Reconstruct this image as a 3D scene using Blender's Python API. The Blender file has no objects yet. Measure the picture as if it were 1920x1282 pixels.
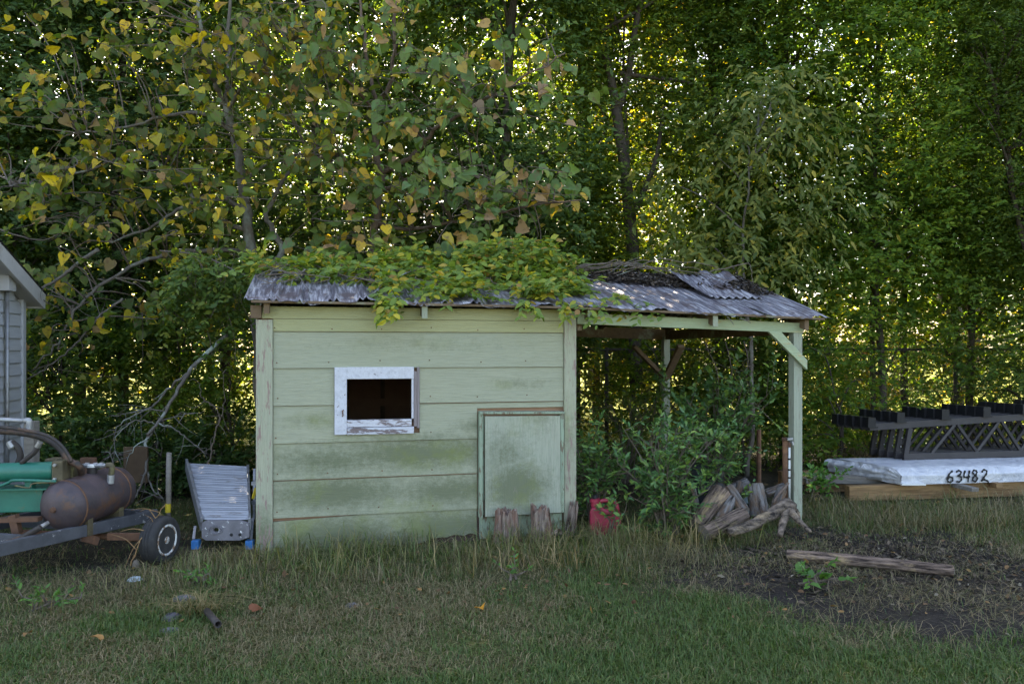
import bpy, math, random
import numpy as np
from mathutils import Vector, Matrix, Quaternion

SC = bpy.context.scene
COL = SC.collection

# ------------------------------------------------------------------ camera, sky, sun, exposure
F = 1500.0            # focal length in pixels of a 1920 px wide frame
CX, HY, EYE = 960.0, 655.0, 1.56
cam_d = bpy.data.cameras.new('camera'); cam = bpy.data.objects.new('camera', cam_d); COL.objects.link(cam)
cam_d.sensor_width = 36.0; cam_d.lens = F / 1920 * 36.0
cam_d.shift_y = 14.0 / 1920
cam_d.clip_start = 0.05; cam_d.clip_end = 900
cam.location = (0, 0, EYE); cam.rotation_euler = (math.radians(90), 0, 0)
SC.camera = cam

SUN_AZ, SUN_EL = math.radians(-14), math.radians(46)
w = bpy.data.worlds.new('World'); SC.world = w; w.use_nodes = True
wn = w.node_tree; wn.nodes.clear()
sky = wn.nodes.new('ShaderNodeTexSky'); sky.sky_type = 'NISHITA'; sky.sun_disc = False
sky.sun_elevation = SUN_EL; sky.sun_rotation = SUN_AZ
sky.air_density = 1.0; sky.dust_density = 2.2; sky.ozone_density = 1.0
bg = wn.nodes.new('ShaderNodeBackground'); bg.inputs['Strength'].default_value = 0.066
wo = wn.nodes.new('ShaderNodeOutputWorld')
wn.links.new(sky.outputs[0], bg.inputs[0]); wn.links.new(bg.outputs[0], wo.inputs[0])

sun_d = bpy.data.lights.new('sun', 'SUN'); sun_d.energy = 5.0; sun_d.angle = math.radians(0.5)
sun_d.color = (1.0, 0.90, 0.74)
sun = bpy.data.objects.new('sun', sun_d); COL.objects.link(sun)
to_sun = Vector((math.sin(SUN_AZ) * math.cos(SUN_EL), math.cos(SUN_AZ) * math.cos(SUN_EL), math.sin(SUN_EL)))
sun.rotation_euler = to_sun.to_track_quat('Z', 'Y').to_euler()
sun.location = (0, 0, 30)

SC.view_settings.view_transform = 'Standard'; SC.view_settings.look = 'None'
SC.view_settings.gamma = 1.0; SC.view_settings.use_curve_mapping = False
SC.view_settings.exposure = 3.68
SC.view_settings.use_white_balance = True       # the photograph is balanced for open shade
SC.view_settings.white_balance_temperature = 7500; SC.view_settings.white_balance_tint = 11
SC.render.engine = 'CYCLES'
SC.cycles.max_bounces = 8; SC.cycles.diffuse_bounces = 4; SC.cycles.glossy_bounces = 2
SC.cycles.transmission_bounces = 4; SC.cycles.transparent_max_bounces = 4
SC.cycles.caustics_reflective = False; SC.cycles.caustics_refractive = False
SC.cycles.sample_clamp_indirect = 6.0

# ------------------------------------------------------------------ helpers
def at(px, py, Y):
    return np.array(((px - CX) * Y / F, Y, EYE + (HY - py) * Y / F))
def gp(px, py, z=0.0):
    Y = (EYE - z) * F / (py - HY)
    return np.array(((px - CX) * Y / F, Y, z))
def px2x(px, Y): return (px - CX) * Y / F

def tag(o, label=None, cat=None, group=None, kind=None):
    if label: o['label'] = label
    if cat: o['category'] = cat
    if group: o['group'] = group
    if kind: o['kind'] = kind
    return o
def thing(name, label, cat, loc=(0, 0, 0), rotz=0.0, group=None):
    o = bpy.data.objects.new(name, None); COL.objects.link(o)
    o.location = [float(c) for c in loc]; o.rotation_euler = (0, 0, rotz); o.empty_display_size = .2
    return tag(o, label, cat, group)
def chain(o):
    m = Matrix.Identity(4)
    while o is not None:
        m = o.matrix_basis @ m; o = o.parent
    return m
def link_mesh(name, me, mat, parent=None, world=False, smooth=False):
    """world=True: the vertices are in world space and are moved into the parent's space"""
    if parent is not None and world:
        me.transform(chain(parent).inverted())
    if mat is not None: me.materials.append(mat)
    if smooth: me.polygons.foreach_set('use_smooth', np.ones(len(me.polygons), dtype=bool))
    o = bpy.data.objects.new(name, me); COL.objects.link(o)
    if parent is not None: o.parent = parent
    return o
def np_mesh(name, V, Fc):
    """V (n,3), Fc (m,k)"""
    V = np.asarray(V, dtype=np.float32); Fc = np.asarray(Fc, dtype=np.int32)
    me = bpy.data.meshes.new(name); m, k = Fc.shape
    me.vertices.add(len(V)); me.vertices.foreach_set('co', V.ravel())
    me.loops.add(m * k); me.loops.foreach_set('vertex_index', Fc.ravel())
    me.polygons.add(m); me.polygons.foreach_set('loop_start', np.arange(0, m * k, k, dtype=np.int32))
    me.update(calc_edges=True); me.validate()
    return me
def nrm(v):
    v = np.asarray(v, dtype=float); n = np.linalg.norm(v, axis=-1, keepdims=True)
    return v / np.maximum(n, 1e-9)

class MB:
    def __init__(s): s.V = []; s.F = []
    def add(s, V, Fs):
        b = len(s.V); s.V.extend([tuple(float(c) for c in v) for v in V]); s.F.extend([tuple(b + i for i in f) for f in Fs]); return s
    def box(s, a, b):
        x0, y0, z0 = [min(a[i], b[i]) for i in range(3)]; x1, y1, z1 = [max(a[i], b[i]) for i in range(3)]
        return s.add([(x0,y0,z0),(x1,y0,z0),(x1,y1,z0),(x0,y1,z0),(x0,y0,z1),(x1,y0,z1),(x1,y1,z1),(x0,y1,z1)],
                     [(0,3,2,1),(4,5,6,7),(0,1,5,4),(1,2,6,5),(2,3,7,6),(3,0,4,7)])
    def prism(s, poly, d0, d1, ax='y'):
        """poly: list of (a,b) in the plane across axis ax, extruded d0..d1"""
        n = len(poly)
        def P(a, b, d): return (a, d, b) if ax == 'y' else ((d, a, b) if ax == 'x' else (a, b, d))
        V = [P(a, b, d0) for a, b in poly] + [P(a, b, d1) for a, b in poly]
        return s.add(V, [tuple(range(n)), tuple(range(2*n-1, n-1, -1))] + [(i, i+n, (i+1) % n + n, (i+1) % n) for i in range(n)])
    def bar(s, p, q, w, h, up=(0, 0, 1)):
        p = np.array(p, float); q = np.array(q, float); d = nrm(q - p); up = np.array(up, float)
        if abs(d @ nrm(up)) > .97: up = np.array((1.0, 0, 0))
        r = nrm(np.cross(d, up)); u = np.cross(r, d)
        V = [c + r*sx*w/2 + u*sz*h/2 for c in (p, q) for sx, sz in ((-1,-1),(1,-1),(1,1),(-1,1))]
        return s.add(V, [(0,1,2,3),(7,6,5,4),(0,4,5,1),(1,5,6,2),(2,6,7,3),(3,7,4,0)])
    def tube(s, pts, rad, n=6, cap=True):
        pts = np.array(pts, float); m = len(pts)
        rad = np.full(m, rad, float) if np.isscalar(rad) else np.array(rad, float)
        T = np.zeros_like(pts); T[1:-1] = pts[2:] - pts[:-2]; T[0] = pts[1] - pts[0]; T[-1] = pts[-1] - pts[-2]; T = nrm(T)
        ref = np.array((0, 0, 1.0)) if abs(T[0][2]) < .9 else np.array((1.0, 0, 0))
        r = nrm(np.cross(T[0], ref)); V = []
        for i in range(m):
            r = nrm(r - T[i] * (r @ T[i])); b = np.cross(T[i], r)
            for k in range(n):
                a = 2 * math.pi * k / n
                V.append(pts[i] + rad[i] * (math.cos(a) * r + math.sin(a) * b))
        Fs = [(i*n+k, i*n+(k+1) % n, (i+1)*n+(k+1) % n, (i+1)*n+k) for i in range(m-1) for k in range(n)]
        if cap: Fs += [tuple(range(n-1, -1, -1)), tuple((m-1)*n+k for k in range(n))]
        return s.add(V, Fs)
    def lathe(s, prof, c, ax, n=20):
        """prof: list of (distance along ax, radius)"""
        c = np.array(c, float); ax = nrm(ax)
        ref = np.array((0, 0, 1.0)) if abs(ax[2]) < .9 else np.array((1.0, 0, 0))
        r = nrm(np.cross(ax, ref)); b = np.cross(ax, r); V = []
        for d, R in prof:
            for k in range(n):
                a = 2*math.pi*k/n; V.append(c + ax*d + max(R, 1e-4)*(math.cos(a)*r + math.sin(a)*b))
        m = len(prof)
        Fs = [(i*n+k, i*n+(k+1) % n, (i+1)*n+(k+1) % n, (i+1)*n+k) for i in range(m-1) for k in range(n)]
        Fs += [tuple(range(n-1, -1, -1)), tuple((m-1)*n+k for k in range(n))]
        return s.add(V, Fs)
    def grid(s, P, closed=False):
        P = np.asarray(P); a, b = P.shape[:2]
        bb = b if closed else b - 1
        return s.add(P.reshape(-1, 3), [(i*b+j, i*b+(j+1) % b, (i+1)*b+(j+1) % b, (i+1)*b+j) for i in range(a-1) for j in range(bb)])
    def build(s, name, mat, parent=None, world=False, smooth=False, bevel=0.0, seg=2):
        me = bpy.data.meshes.new(name); me.from_pydata(s.V, [], s.F); me.update()
        o = link_mesh(name, me, mat, parent, world, smooth)
        if bevel:
            b = o.modifiers.new('bevel', 'BEVEL'); b.width = bevel; b.segments = seg; b.limit_method = 'ANGLE'; b.angle_limit = math.radians(40)
        return o

# ---- value noise in numpy
def _h(ix, iy, iz, seed):
    n = (ix.astype(np.int64)*374761393 + iy.astype(np.int64)*668265263 + iz.astype(np.int64)*2147483647 + seed*974711) & 0xffffffff
    n = ((n ^ (n >> 13)) * 1274126177) & 0xffffffff
    return ((n ^ (n >> 16)) & 0xffff) / 65535.0
def vnoise(P, scale=1.0, seed=0, octs=1):
    P = np.asarray(P, float) * scale
    if P.shape[-1] == 2: P = np.concatenate([P, np.zeros(P.shape[:-1] + (1,))], -1)
    out = 0; amp = 1; tot = 0
    for o in range(octs):
        f = np.floor(P); t = P - f; t = t*t*(3-2*t); ix, iy, iz = f[..., 0], f[..., 1], f[..., 2]
        v = 0
        for dx in (0, 1):
            for dy in (0, 1):
                for dz in (0, 1):
                    wgt = (t[..., 0] if dx else 1-t[..., 0])*(t[..., 1] if dy else 1-t[..., 1])*(t[..., 2] if dz else 1-t[..., 2])
                    v = v + wgt*_h(ix+dx, iy+dy, iz+dz, seed+o*17)
        out = out + amp*v; tot += amp; amp *= .5; P = P*2.03
    return out/tot

# ------------------------------------------------------------------ materials
def new_mat(name):
    m = bpy.data.materials.new(name); m.use_nodes = True
    nt = m.node_tree; nt.nodes.clear()
    return m, nt
def nd(nt, typ, ins=None, **props):
    n = nt.nodes.new('ShaderNode' + typ)
    for k, v in props.items(): setattr(n, k, v)
    for k, v in (ins or {}).items():
        if hasattr(v, 'is_output'): nt.links.new(v, n.inputs[k])
        else: n.inputs[k].default_value = v
    return n
def rgba(c): return (c[0], c[1], c[2], 1.0)
def ramp(nt, fac, stops, interp='LINEAR'):
    r = nt.nodes.new('ShaderNodeValToRGB'); r.color_ramp.interpolation = interp
    e = r.color_ramp.elements
    while len(e) < len(stops): e.new(.5)
    for el, (p, c) in zip(e, stops):
        el.position = p; el.color = rgba(c) if not np.isscalar(c) else (c, c, c, 1)
    nt.links.new(fac, r.inputs[0]); return r.outputs[0]
def mixc(nt, fac, a, b, blend='MIX'):
    n = nt.nodes.new('ShaderNodeMix'); n.data_type = 'RGBA'; n.blend_type = blend
    for i, v in ((0, fac), (6, a), (7, b)):
        if hasattr(v, 'is_output'): nt.links.new(v, n.inputs[i])
        elif np.isscalar(v): n.inputs[i].default_value = v
        else: n.inputs[i].default_value = rgba(v)
    return n.outputs[2]
def math_(nt, op, a, b=0.0, clamp=False):
    n = nt.nodes.new('ShaderNodeMath'); n.operation = op; n.use_clamp = clamp
    for i, v in ((0, a), (1, b)):
        if hasattr(v, 'is_output'): nt.links.new(v, n.inputs[i])
        else: n.inputs[i].default_value = v
    return n.outputs[0]
def coords(nt, scale=(1, 1, 1), per_object=True):
    tc = nd(nt, 'TexCoord'); v = tc.outputs['Object']
    if per_object:
        oi = nd(nt, 'ObjectInfo')
        k = nd(nt, 'VectorMath', operation='SCALE'); k.inputs[0].default_value = (31.7, 17.3, 23.1); nt.links.new(oi.outputs['Random'], k.inputs['Scale'])
        ad = nd(nt, 'VectorMath', operation='ADD'); nt.links.new(v, ad.inputs[0]); nt.links.new(k.outputs[0], ad.inputs[1]); v = ad.outputs[0]
    mp = nd(nt, 'Mapping'); mp.inputs['Scale'].default_value = scale; nt.links.new(v, mp.inputs['Vector'])
    return mp.outputs[0]
def noise(nt, vec, scale, detail=6, rough=.6, dist=0.0):
    n = nd(nt, 'TexNoise', {'Scale': scale, 'Detail': detail, 'Roughness': rough, 'Distortion': dist}); nt.links.new(vec, n.inputs['Vector'])
    return n.outputs[0]
def finish(nt, color, rough=.7, metallic=0.0, bump_h=None, bump=.3, dist=.01, spec=.35, extra=None):
    p = nd(nt, 'BsdfPrincipled')
    for k, v in (('Base Color', color), ('Roughness', rough), ('Metallic', metallic)):
        if hasattr(v, 'is_output'): nt.links.new(v, p.inputs[k])
        else: p.inputs[k].default_value = v if np.isscalar(v) else rgba(v)
    p.inputs['Specular IOR Level'].default_value = spec
    if bump_h is not None:
        b = nd(nt, 'Bump', {'Strength': bump, 'Distance': dist}); nt.links.new(bump_h, b.inputs['Height']); nt.links.new(b.outputs[0], p.inputs['Normal'])
    out = nd(nt, 'OutputMaterial'); nt.links.new(p.outputs[0], out.inputs[0])
    return p
def weathered(name, c1, c2, stretch=(1, 1, 1), scale=8, rough=.75, metallic=0.0, bump=.35, dist=.01, c3=None, t3=.55, s3=3.0, w3=.08, contrast=.25, spec=.35):
    """two tones of grain, an optional third tone in patches of wear"""
    m, nt = new_mat(name)
    v = coords(nt, stretch); n1 = noise(nt, v, scale, 8, .65)
    col = ramp(nt, n1, [(.5-contrast, c1), (.5+contrast, c2)])
    big = noise(nt, coords(nt), 1.7, 4, .6); col = mixc(nt, math_(nt, 'MULTIPLY', big, .35), col, tuple(x*.55 for x in c1))
    if c3 is not None:
        n3 = noise(nt, coords(nt, tuple(max(.25, x**.5) for x in stretch)), s3, 9, .7)
        col = mixc(nt, ramp(nt, n3, [(t3-w3, 0.0), (t3+w3, 1.0)]), col, c3)
    finish(nt, col, rough, metallic, n1, bump, dist, spec)
    return m
def leaf_mat(name, stops, transl=.4, rough=.45, spots=None, tcol=(1.26, 1.26, .45), spec=.4, sscale=22):
    m, nt = new_mat(name)
    g = nd(nt, 'NewGeometry'); oi = nd(nt, 'ObjectInfo')
    r = math_(nt, 'FRACT', math_(nt, 'ADD', g.outputs['Random Per Island'], math_(nt, 'MULTIPLY', oi.outputs['Random'], 7.31)))
    col = ramp(nt, r, stops)
    tone = ramp(nt, math_(nt, 'FRACT', math_(nt, 'MULTIPLY', oi.outputs['Random'], 13.7)), [(0, (.72,.78,.80)), (.5, (1.0,1.0,1.0)), (1, (1.26,1.18,.95))])
    col = mixc(nt, 1.0, col, tone, 'MULTIPLY')      # plants differ a little from one another
    if spots is not None:
        n3 = noise(nt, coords(nt), sscale, 4, .7)
        col = mixc(nt, math_(nt, 'MULTIPLY', ramp(nt, n3, [(.52, 0.0), (.66, 1.0)]), .75), col, spots)
    p = nd(nt, 'BsdfPrincipled', {'Base Color': col, 'Roughness': rough}); p.inputs['Specular IOR Level'].default_value = spec
    tc = mixc(nt, 1.0, col, tcol, 'MULTIPLY')
    t = nd(nt, 'BsdfTranslucent', {'Color': tc})
    mx = nd(nt, 'MixShader', {0: transl, 1: p.outputs[0], 2: t.outputs[0]})
    out = nd(nt, 'OutputMaterial'); nt.links.new(mx.outputs[0], out.inputs[0])
    return m

M = {}
def mats():
    # --- leaves (real leaf albedos; the spread along each ramp is the mix of leaf colours on the plant)
    M['redbud_a'] = leaf_mat('redbud_leaf_yellowing', [(0, (.10,.16,.035)), (.48, (.16,.22,.045)), (.60, (.27,.28,.045)), (.74, (.60,.46,.035)), (.86, (.66,.44,.04)), (.94, (.34,.20,.09)), (1, (.12,.17,.04))], .5, .55, (.16,.085,.04))
    M['redbud_b'] = leaf_mat('redbud_leaf_green', [(0, (.09,.17,.055)), (.6, (.14,.225,.07)), (.76, (.25,.26,.055)), (.86, (.48,.33,.045)), (.94, (.36,.22,.13)), (1, (.38,.26,.18))], .40, .5, (.15,.095,.05))
    M['evergreen'] = leaf_mat('evergreen_leaf', [(0, (.055,.095,.020)), (.6, (.10,.16,.028)), (.9, (.15,.205,.035)), (1, (.21,.24,.04))], .46, .5, spec=.22)
    M['evergreen_blue'] = leaf_mat('evergreen_leaf_bluish', [(0, (.040,.080,.026)), (.7, (.075,.135,.038)), (1, (.13,.185,.05))], .40, .48, spec=.25)
    M['fine'] = leaf_mat('fine_leaf', [(0, (.055,.115,.022)), (.6, (.10,.185,.030)), (1, (.19,.25,.036))], .52, .5, spec=.22)
    M['olive'] = leaf_mat('drooping_leaf', [(0, (.075,.11,.032)), (.6, (.115,.15,.042)), (.92, (.18,.19,.05)), (1, (.32,.27,.05))], .40, .5, spec=.22)
    M['yellow'] = leaf_mat('sunny_leaf', [(0, (.09,.15,.02)), (.5, (.17,.21,.025)), (.8, (.36,.31,.03)), (.93, (.44,.28,.035)), (1, (.34,.17,.05))], .58, .5)
    M['vine'] = leaf_mat('creeper_leaf', [(0, (.11,.19,.04)), (.58, (.19,.28,.05)), (.80, (.30,.33,.045)), (.92, (.52,.42,.045)), (1, (.32,.18,.06))], .46, .48)
    M['laurel'] = leaf_mat('laurel_leaf', [(0, (.055,.13,.048)), (.6, (.10,.21,.068)), (1, (.22,.33,.07))], .28, .36)
    M['hang'] = leaf_mat('hanging_creeper_leaf', [(0, (.055,.105,.028)), (.7, (.10,.16,.035)), (1, (.20,.22,.04))], .42, .5, spec=.22)
    M['weed'] = leaf_mat('weed_leaf', [(0, (.05,.14,.03)), (1, (.10,.22,.04))], .35, .5)
    M['litter'] = leaf_mat('fallen_leaf', [(0, (.10,.05,.025)), (.6, (.17,.09,.04)), (1, (.30,.16,.05))], .1, .7)
    M['rust_leaf'] = leaf_mat('rusty_leaf', [(0, (.13,.045,.022)), (1, (.17,.06,.03))], .2, .6)
    M['orange_leaf'] = leaf_mat('orange_leaf', [(0, (.55,.24,.02)), (1, (.6,.28,.03))], .3, .6)
    M['lawn'] = leaf_mat('lawn_blade', [(0, (.045,.095,.020)), (.6, (.090,.155,.032)), (.9, (.14,.18,.045)), (1, (.26,.22,.09))], .3, .5, tcol=(1.1, 1.15, .6))
    M['straw'] = leaf_mat('dry_blade', [(0, (.09,.10,.035)), (.3, (.14,.13,.055)), (.7, (.23,.18,.095)), (1, (.31,.24,.14))], .25, .6, tcol=(1.1, 1.0, .7))
    M['weedgrass'] = leaf_mat('tall_blade', [(0, (.06,.11,.025)), (.5, (.115,.15,.04)), (.8, (.20,.185,.07)), (1, (.27,.215,.11))], .3, .5, tcol=(1.1, 1.1, .6))
    for k in 'ab':      # the singly built leaves have unit sized coordinates, so their blotches are scaled to the leaf
        m = M['redbud_'+k].copy(); m.name = 'redbud_single_leaf_'+k
        for n in m.node_tree.nodes:
            if n.type == 'TEX_NOISE': n.inputs['Scale'].default_value = 2.6
        M['redbud_'+k+'_single'] = m
    # --- wood and bark
    M['bark'] = weathered('tree_bark', (.035,.028,.022), (.11,.085,.065), (4, 4, 1), 6, .9, bump=.8, dist=.02)
    M['bark_red'] = weathered('reddish_bark', (.09,.06,.045), (.20,.14,.10), (5, 5, 1), 7, .9, bump=.7, dist=.012)
    M['bark_pale'] = weathered('pale_bark', (.085,.07,.058), (.19,.165,.14), (4, 4, 1), 7, .9, bump=.7, dist=.012, c3=(.20,.22,.18), t3=.60)
    M['twig'] = weathered('twig_bark', (.09,.07,.055), (.19,.15,.12), (1, 1, 1), 20, .9)
    M['deadwood'] = weathered('dead_grey_wood', (.075,.064,.056), (.185,.165,.145), (1, 1, 1), 14, .9, c3=(.35,.40,.36), t3=.6)
    M['stump'] = weathered('rotten_stump_wood', (.045,.028,.022), (.46,.36,.30), (6, 6, .5), 6, .92, bump=1.0, dist=.03, c3=(.20,.10,.07), t3=.53, contrast=.13, s3=5)
    M['log'] = weathered('weathered_bark_log', (.02,.016,.015), (.26,.24,.23), (5, 5, .8), 7, .92, bump=1.0, dist=.03, c3=(.15,.09,.055), t3=.53, contrast=.13, s3=6)
    M['log_red'] = weathered('reddish_split_log', (.025,.016,.013), (.32,.225,.175), (6, 6, .8), 7, .92, bump=1.0, dist=.03, c3=(.42,.30,.17), t3=.60, contrast=.13, s3=6)
    M['gnarl'] = weathered('gnarled_root_wood', (.014,.010,.009), (.30,.23,.18), (1.2, 3.0, 3.0), 9, .92, bump=1.0, dist=.03, c3=(.33,.24,.15), t3=.60, contrast=.14, s3=5)
    M['cut_end'] = weathered('cut_wood_end', (.10,.08,.065), (.30,.25,.21), (1, 1, 1), 18, .9, bump=.5)
    M['timber'] = weathered('new_timber', (.15,.08,.035), (.36,.22,.10), (.5, 8, 8), 6, .75, bump=.3, dist=.004, c3=(.14,.08,.04), t3=.6, contrast=.14)
    M['grey_plank'] = weathered('grey_plank', (.13,.115,.10), (.28,.25,.22), (.6, 9, 9), 4, .85, bump=.5)
    M['rafter'] = weathered('unpainted_rafter', (.11,.072,.045), (.22,.15,.095), (2, 2, 2), 6, .85, bump=.3, c3=(.30,.34,.25), t3=.63)
    M['interior'] = weathered('bare_inner_wall', (.26,.15,.10), (.42,.26,.17), (1, 1, 1), 5, .85)
    M['rot'] = weathered('rotten_board_edge', (.05,.035,.028), (.16,.11,.085), (1, 1, 1), 14, .95, bump=.8)
    # --- metal and plastic
    M['rust'] = weathered('rusty_steel', (.085,.045,.03), (.20,.10,.06), (1, 1, 1), 9, .8, .15, .5, c3=(.28,.14,.07), t3=.6)
    M['tank'] = weathered('rusty_tank_paint', (.045,.036,.042), (.115,.080,.085), (1, 1, 1), 7, .55, .25, .35, c3=(.125,.062,.038), t3=.58, s3=6, w3=.06, spec=.5)
    M['greenmetal'] = weathered('green_machine_paint', (.008,.115,.082), (.02,.20,.14), (1, 1, 1), 6, .45, 0, .15, c3=(.12,.10,.045), t3=.62, w3=.03, spec=.5)
    M['railmetal'] = weathered('chipped_dark_paint', (.055,.057,.066), (.115,.118,.135), (1, 1, 1), 8, .6, .2, .25, c3=(.42,.40,.40), t3=.64, s3=9, w3=.02)
    M['castiron'] = weathered('grimy_cast_iron', (.055,.045,.03), (.16,.13,.075), (1, 1, 1), 9, .7, .2, .5, c3=(.26,.24,.10), t3=.6)
    M['galv'] = weathered('galvanised_pipe', (.26,.26,.27), (.45,.45,.46), (1, 1, 1), 15, .5, .6, .3, c3=(.20,.17,.14), t3=.6)
    M['rubber'] = weathered('dusty_rubber', (.016,.016,.018), (.045,.043,.042), (1, 1, 1), 18, .75, 0, .4)
    M['hose'] = weathered('black_hose', (.018,.017,.018), (.06,.045,.04), (1, 1, 1), 12, .6, 0, .3, c3=(.17,.09,.055), t3=.60)
    M['rim'] = weathered('flaking_white_rim', (.42,.42,.42), (.66,.66,.65), (1, 1, 1), 10, .6, 0, .3, c3=(.15,.085,.05), t3=.53, s3=22, w3=.03)
    M['alu'] = weathered('dull_aluminium', (.19,.20,.225), (.38,.39,.42), (.5, 6, 6), 9, .45, .5, .3, c3=(.16,.15,.15), t3=.60, s3=6, w3=.04)
    M['cap'] = weathered('splattered_ladder_cap', (.11,.105,.12), (.25,.24,.27), (1, 1, 1), 9, .6, .1, .3, c3=(.72,.72,.73), t3=.60, s3=16, w3=.02)
    M['blue'] = weathered('blue_plastic', (.015,.13,.36), (.03,.20,.50), (1, 1, 1), 8, .45, 0, .1, spec=.5)
    M['yellow_plastic'] = weathered('yellow_plastic', (.50,.36,.02), (.62,.46,.04), (1, 1, 1), 8, .5, 0, .1)
    M['red'] = weathered('faded_red_plastic', (.24,.016,.036), (.42,.035,.07), (1, 1, 1), 5, .5, 0, .15, spec=.45)
    M['white_pipe'] = weathered('white_pipe_plastic', (.60,.60,.58), (.74,.74,.72), (1, 1, 1), 8, .5, 0, .1)
    M['truss'] = weathered('brown_truss_paint', (.022,.019,.022), (.046,.040,.043), (1, 1, 1), 5, .55, .1, .12, spec=.5)
    M['bracket'] = weathered('black_bracket', (.006,.006,.008), (.018,.018,.022), (1, 1, 1), 9, .5, .1, .2)
    M['ink'] = weathered('black_marker', (.008,.008,.010), (.02,.02,.022), (1, 1, 1), 9, .6)
    M['stone'] = weathered('grey_stone', (.07,.066,.078), (.19,.18,.205), (1, 1, 1), 9, .9, bump=.7)
    M['bluepaper'] = weathered('blue_litter', (.30,.40,.48), (.50,.58,.62), (1, 1, 1), 9, .6)
    M['fence'] = weathered('old_fence_wire', (.05,.042,.036), (.11,.095,.085), (1, 1, 1), 12, .7, .3)
    M['house_siding'] = weathered('grey_house_siding', (.44,.44,.46), (.52,.52,.54), (.6, 6, 6), 6, .75, bump=.15, dist=.004)
    M['house_trim'] = weathered('grey_house_trim', (.40,.385,.385), (.52,.50,.50), (1, 1, 1), 5, .7, bump=.1, c3=(.30,.26,.24), t3=.64)
    M['barrel'] = weathered('dark_grey_plastic', (.025,.027,.032), (.06,.063,.072), (1, 1, 1), 6, .5)
    M['brown_board'] = weathered('brown_plank', (.055,.032,.018), (.11,.07,.04), (1, 1, 1), 8, .85)
    M['chips'] = leaf_mat('bark_chip', [(0, (.018,.014,.013)), (.7, (.045,.034,.028)), (.95, (.09,.07,.06)), (1, (.20,.18,.165))], .0, .9)
    # --- wrapped sheet
    m, nt = new_mat('white_wrap'); v = coords(nt, (1, 1, 1)); n1 = noise(nt, v, 5, 4, .55, 1.5); n2 = noise(nt, v, 23, 3, .5, .8)
    h = math_(nt, 'ADD', n1, math_(nt, 'MULTIPLY', n2, .25))
    finish(nt, ramp(nt, n1, [(.3, (.42,.43,.48)), (.7, (.60,.60,.63))]), .42, 0, h, .7, .05, .5); M['wrap'] = m
    # --- old roofing sheet: zinc, dark streaks down the slope (local y), rust
    m, nt = new_mat('old_roof_sheet')
    a = noise(nt, coords(nt, (14, .9, .9)), 3.2, 8, .7); b = noise(nt, coords(nt, (1, 1, 1)), 3.0, 8, .7); c = noise(nt, coords(nt, (30, 2, 2)), 2.0, 5, .7)
    col = ramp(nt, a, [(.36, (.045,.040,.052)), (.49, (.14,.132,.158)), (.57, (.31,.305,.335)), (.70, (.48,.475,.50))])
    col = mixc(nt, ramp(nt, b, [(.52, 0.0), (.60, .85)]), col, (.085,.062,.066))
    col = mixc(nt, ramp(nt, c, [(.62, 0.0), (.70, .6)]), col, (.70,.70,.72))
    finish(nt, col, .55, .25, b, .35, .006, .4); M['roof'] = m
    # --- pale green painted hardboard siding, embossed grain along u (local x), mildew patches
    def paint(name, base, grain, patches=(), stretch=(1.6, 1, 40), peel=None, peel_t=.62, peel_s=5.0, vert=False):
        m, nt = new_mat(name); v = coords(nt, stretch)
        n1 = noise(nt, v, 3.0, 7, .65, .25); n2 = noise(nt, coords(nt, tuple(x*1.9 for x in stretch)), 4.0, 4, .6, .3)
        col = ramp(nt, n1, [(.30, tuple(x*.84 for x in base)), (.5, base), (.7, tuple(min(1, x*1.09) for x in base))])
        col = mixc(nt, ramp(nt, n2, [(.53, 0.0), (.66, .55)]), col, grain)
        tone = noise(nt, coords(nt), .9, 4, .6); col = mixc(nt, ramp(nt, tone, [(.35, 0.0), (.75, .45)]), col, (base[0]*.84, base[1]*.93, base[2]*.98))
        tcx = nd(nt, 'TexCoord').outputs['Object']; tot = None
        for (u, z, ru, rz, k) in patches:
            s1 = nd(nt, 'VectorMath', operation='SUBTRACT'); nt.links.new(tcx, s1.inputs[0]); s1.inputs[1].default_value = (u, 0, z)
            s2 = nd(nt, 'VectorMath', operation='MULTIPLY'); nt.links.new(s1.outputs[0], s2.inputs[0]); s2.inputs[1].default_value = (1/ru, 0, 1/rz)
            ln = nd(nt, 'VectorMath', operation='LENGTH'); nt.links.new(s2.outputs[0], ln.inputs[0])
            f = math_(nt, 'MULTIPLY', math_(nt, 'SUBTRACT', 1.0, ln.outputs['Value'], True), k)
            tot = f if tot is None else math_(nt, 'MAXIMUM', tot, f)
        if tot is not None:
            mn = noise(nt, coords(nt, (2.0, 1, 2.6)), 6.5, 14, .90)
            mf = math_(nt, 'MULTIPLY', ramp(nt, math_(nt, 'ADD', mn, math_(nt, 'MULTIPLY', tot, .40)), [(.56, 0.0), (.84, 1.0)]), .80)
            col = mixc(nt, mf, col, (.105,.12,.062))
            g2 = noise(nt, coords(nt, (1, 1, 1)), 2.1, 6, .7); gf = math_(nt, 'MULTIPLY', ramp(nt, g2, [(.50, 0.0), (.66, .55)]), math_(nt, 'MULTIPLY', tot, 1.6, True))
            col = mixc(nt, gf, col, (.19,.22,.055))
        if peel is not None:
            pn = noise(nt, coords(nt, tuple(max(.5, x**.55) for x in stretch)), peel_s, 9, .72)
            col = mixc(nt, ramp(nt, pn, [(peel_t-.025, 0.0), (peel_t+.025, 1.0)]), col, peel)
        hgt = math_(nt, 'ADD', n1, math_(nt, 'MULTIPLY', n2, .8))
        finish(nt, col, .72, 0, hgt, .55, .008, .3); M[name] = m
    GRN = (.338, .340, .247)
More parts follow.
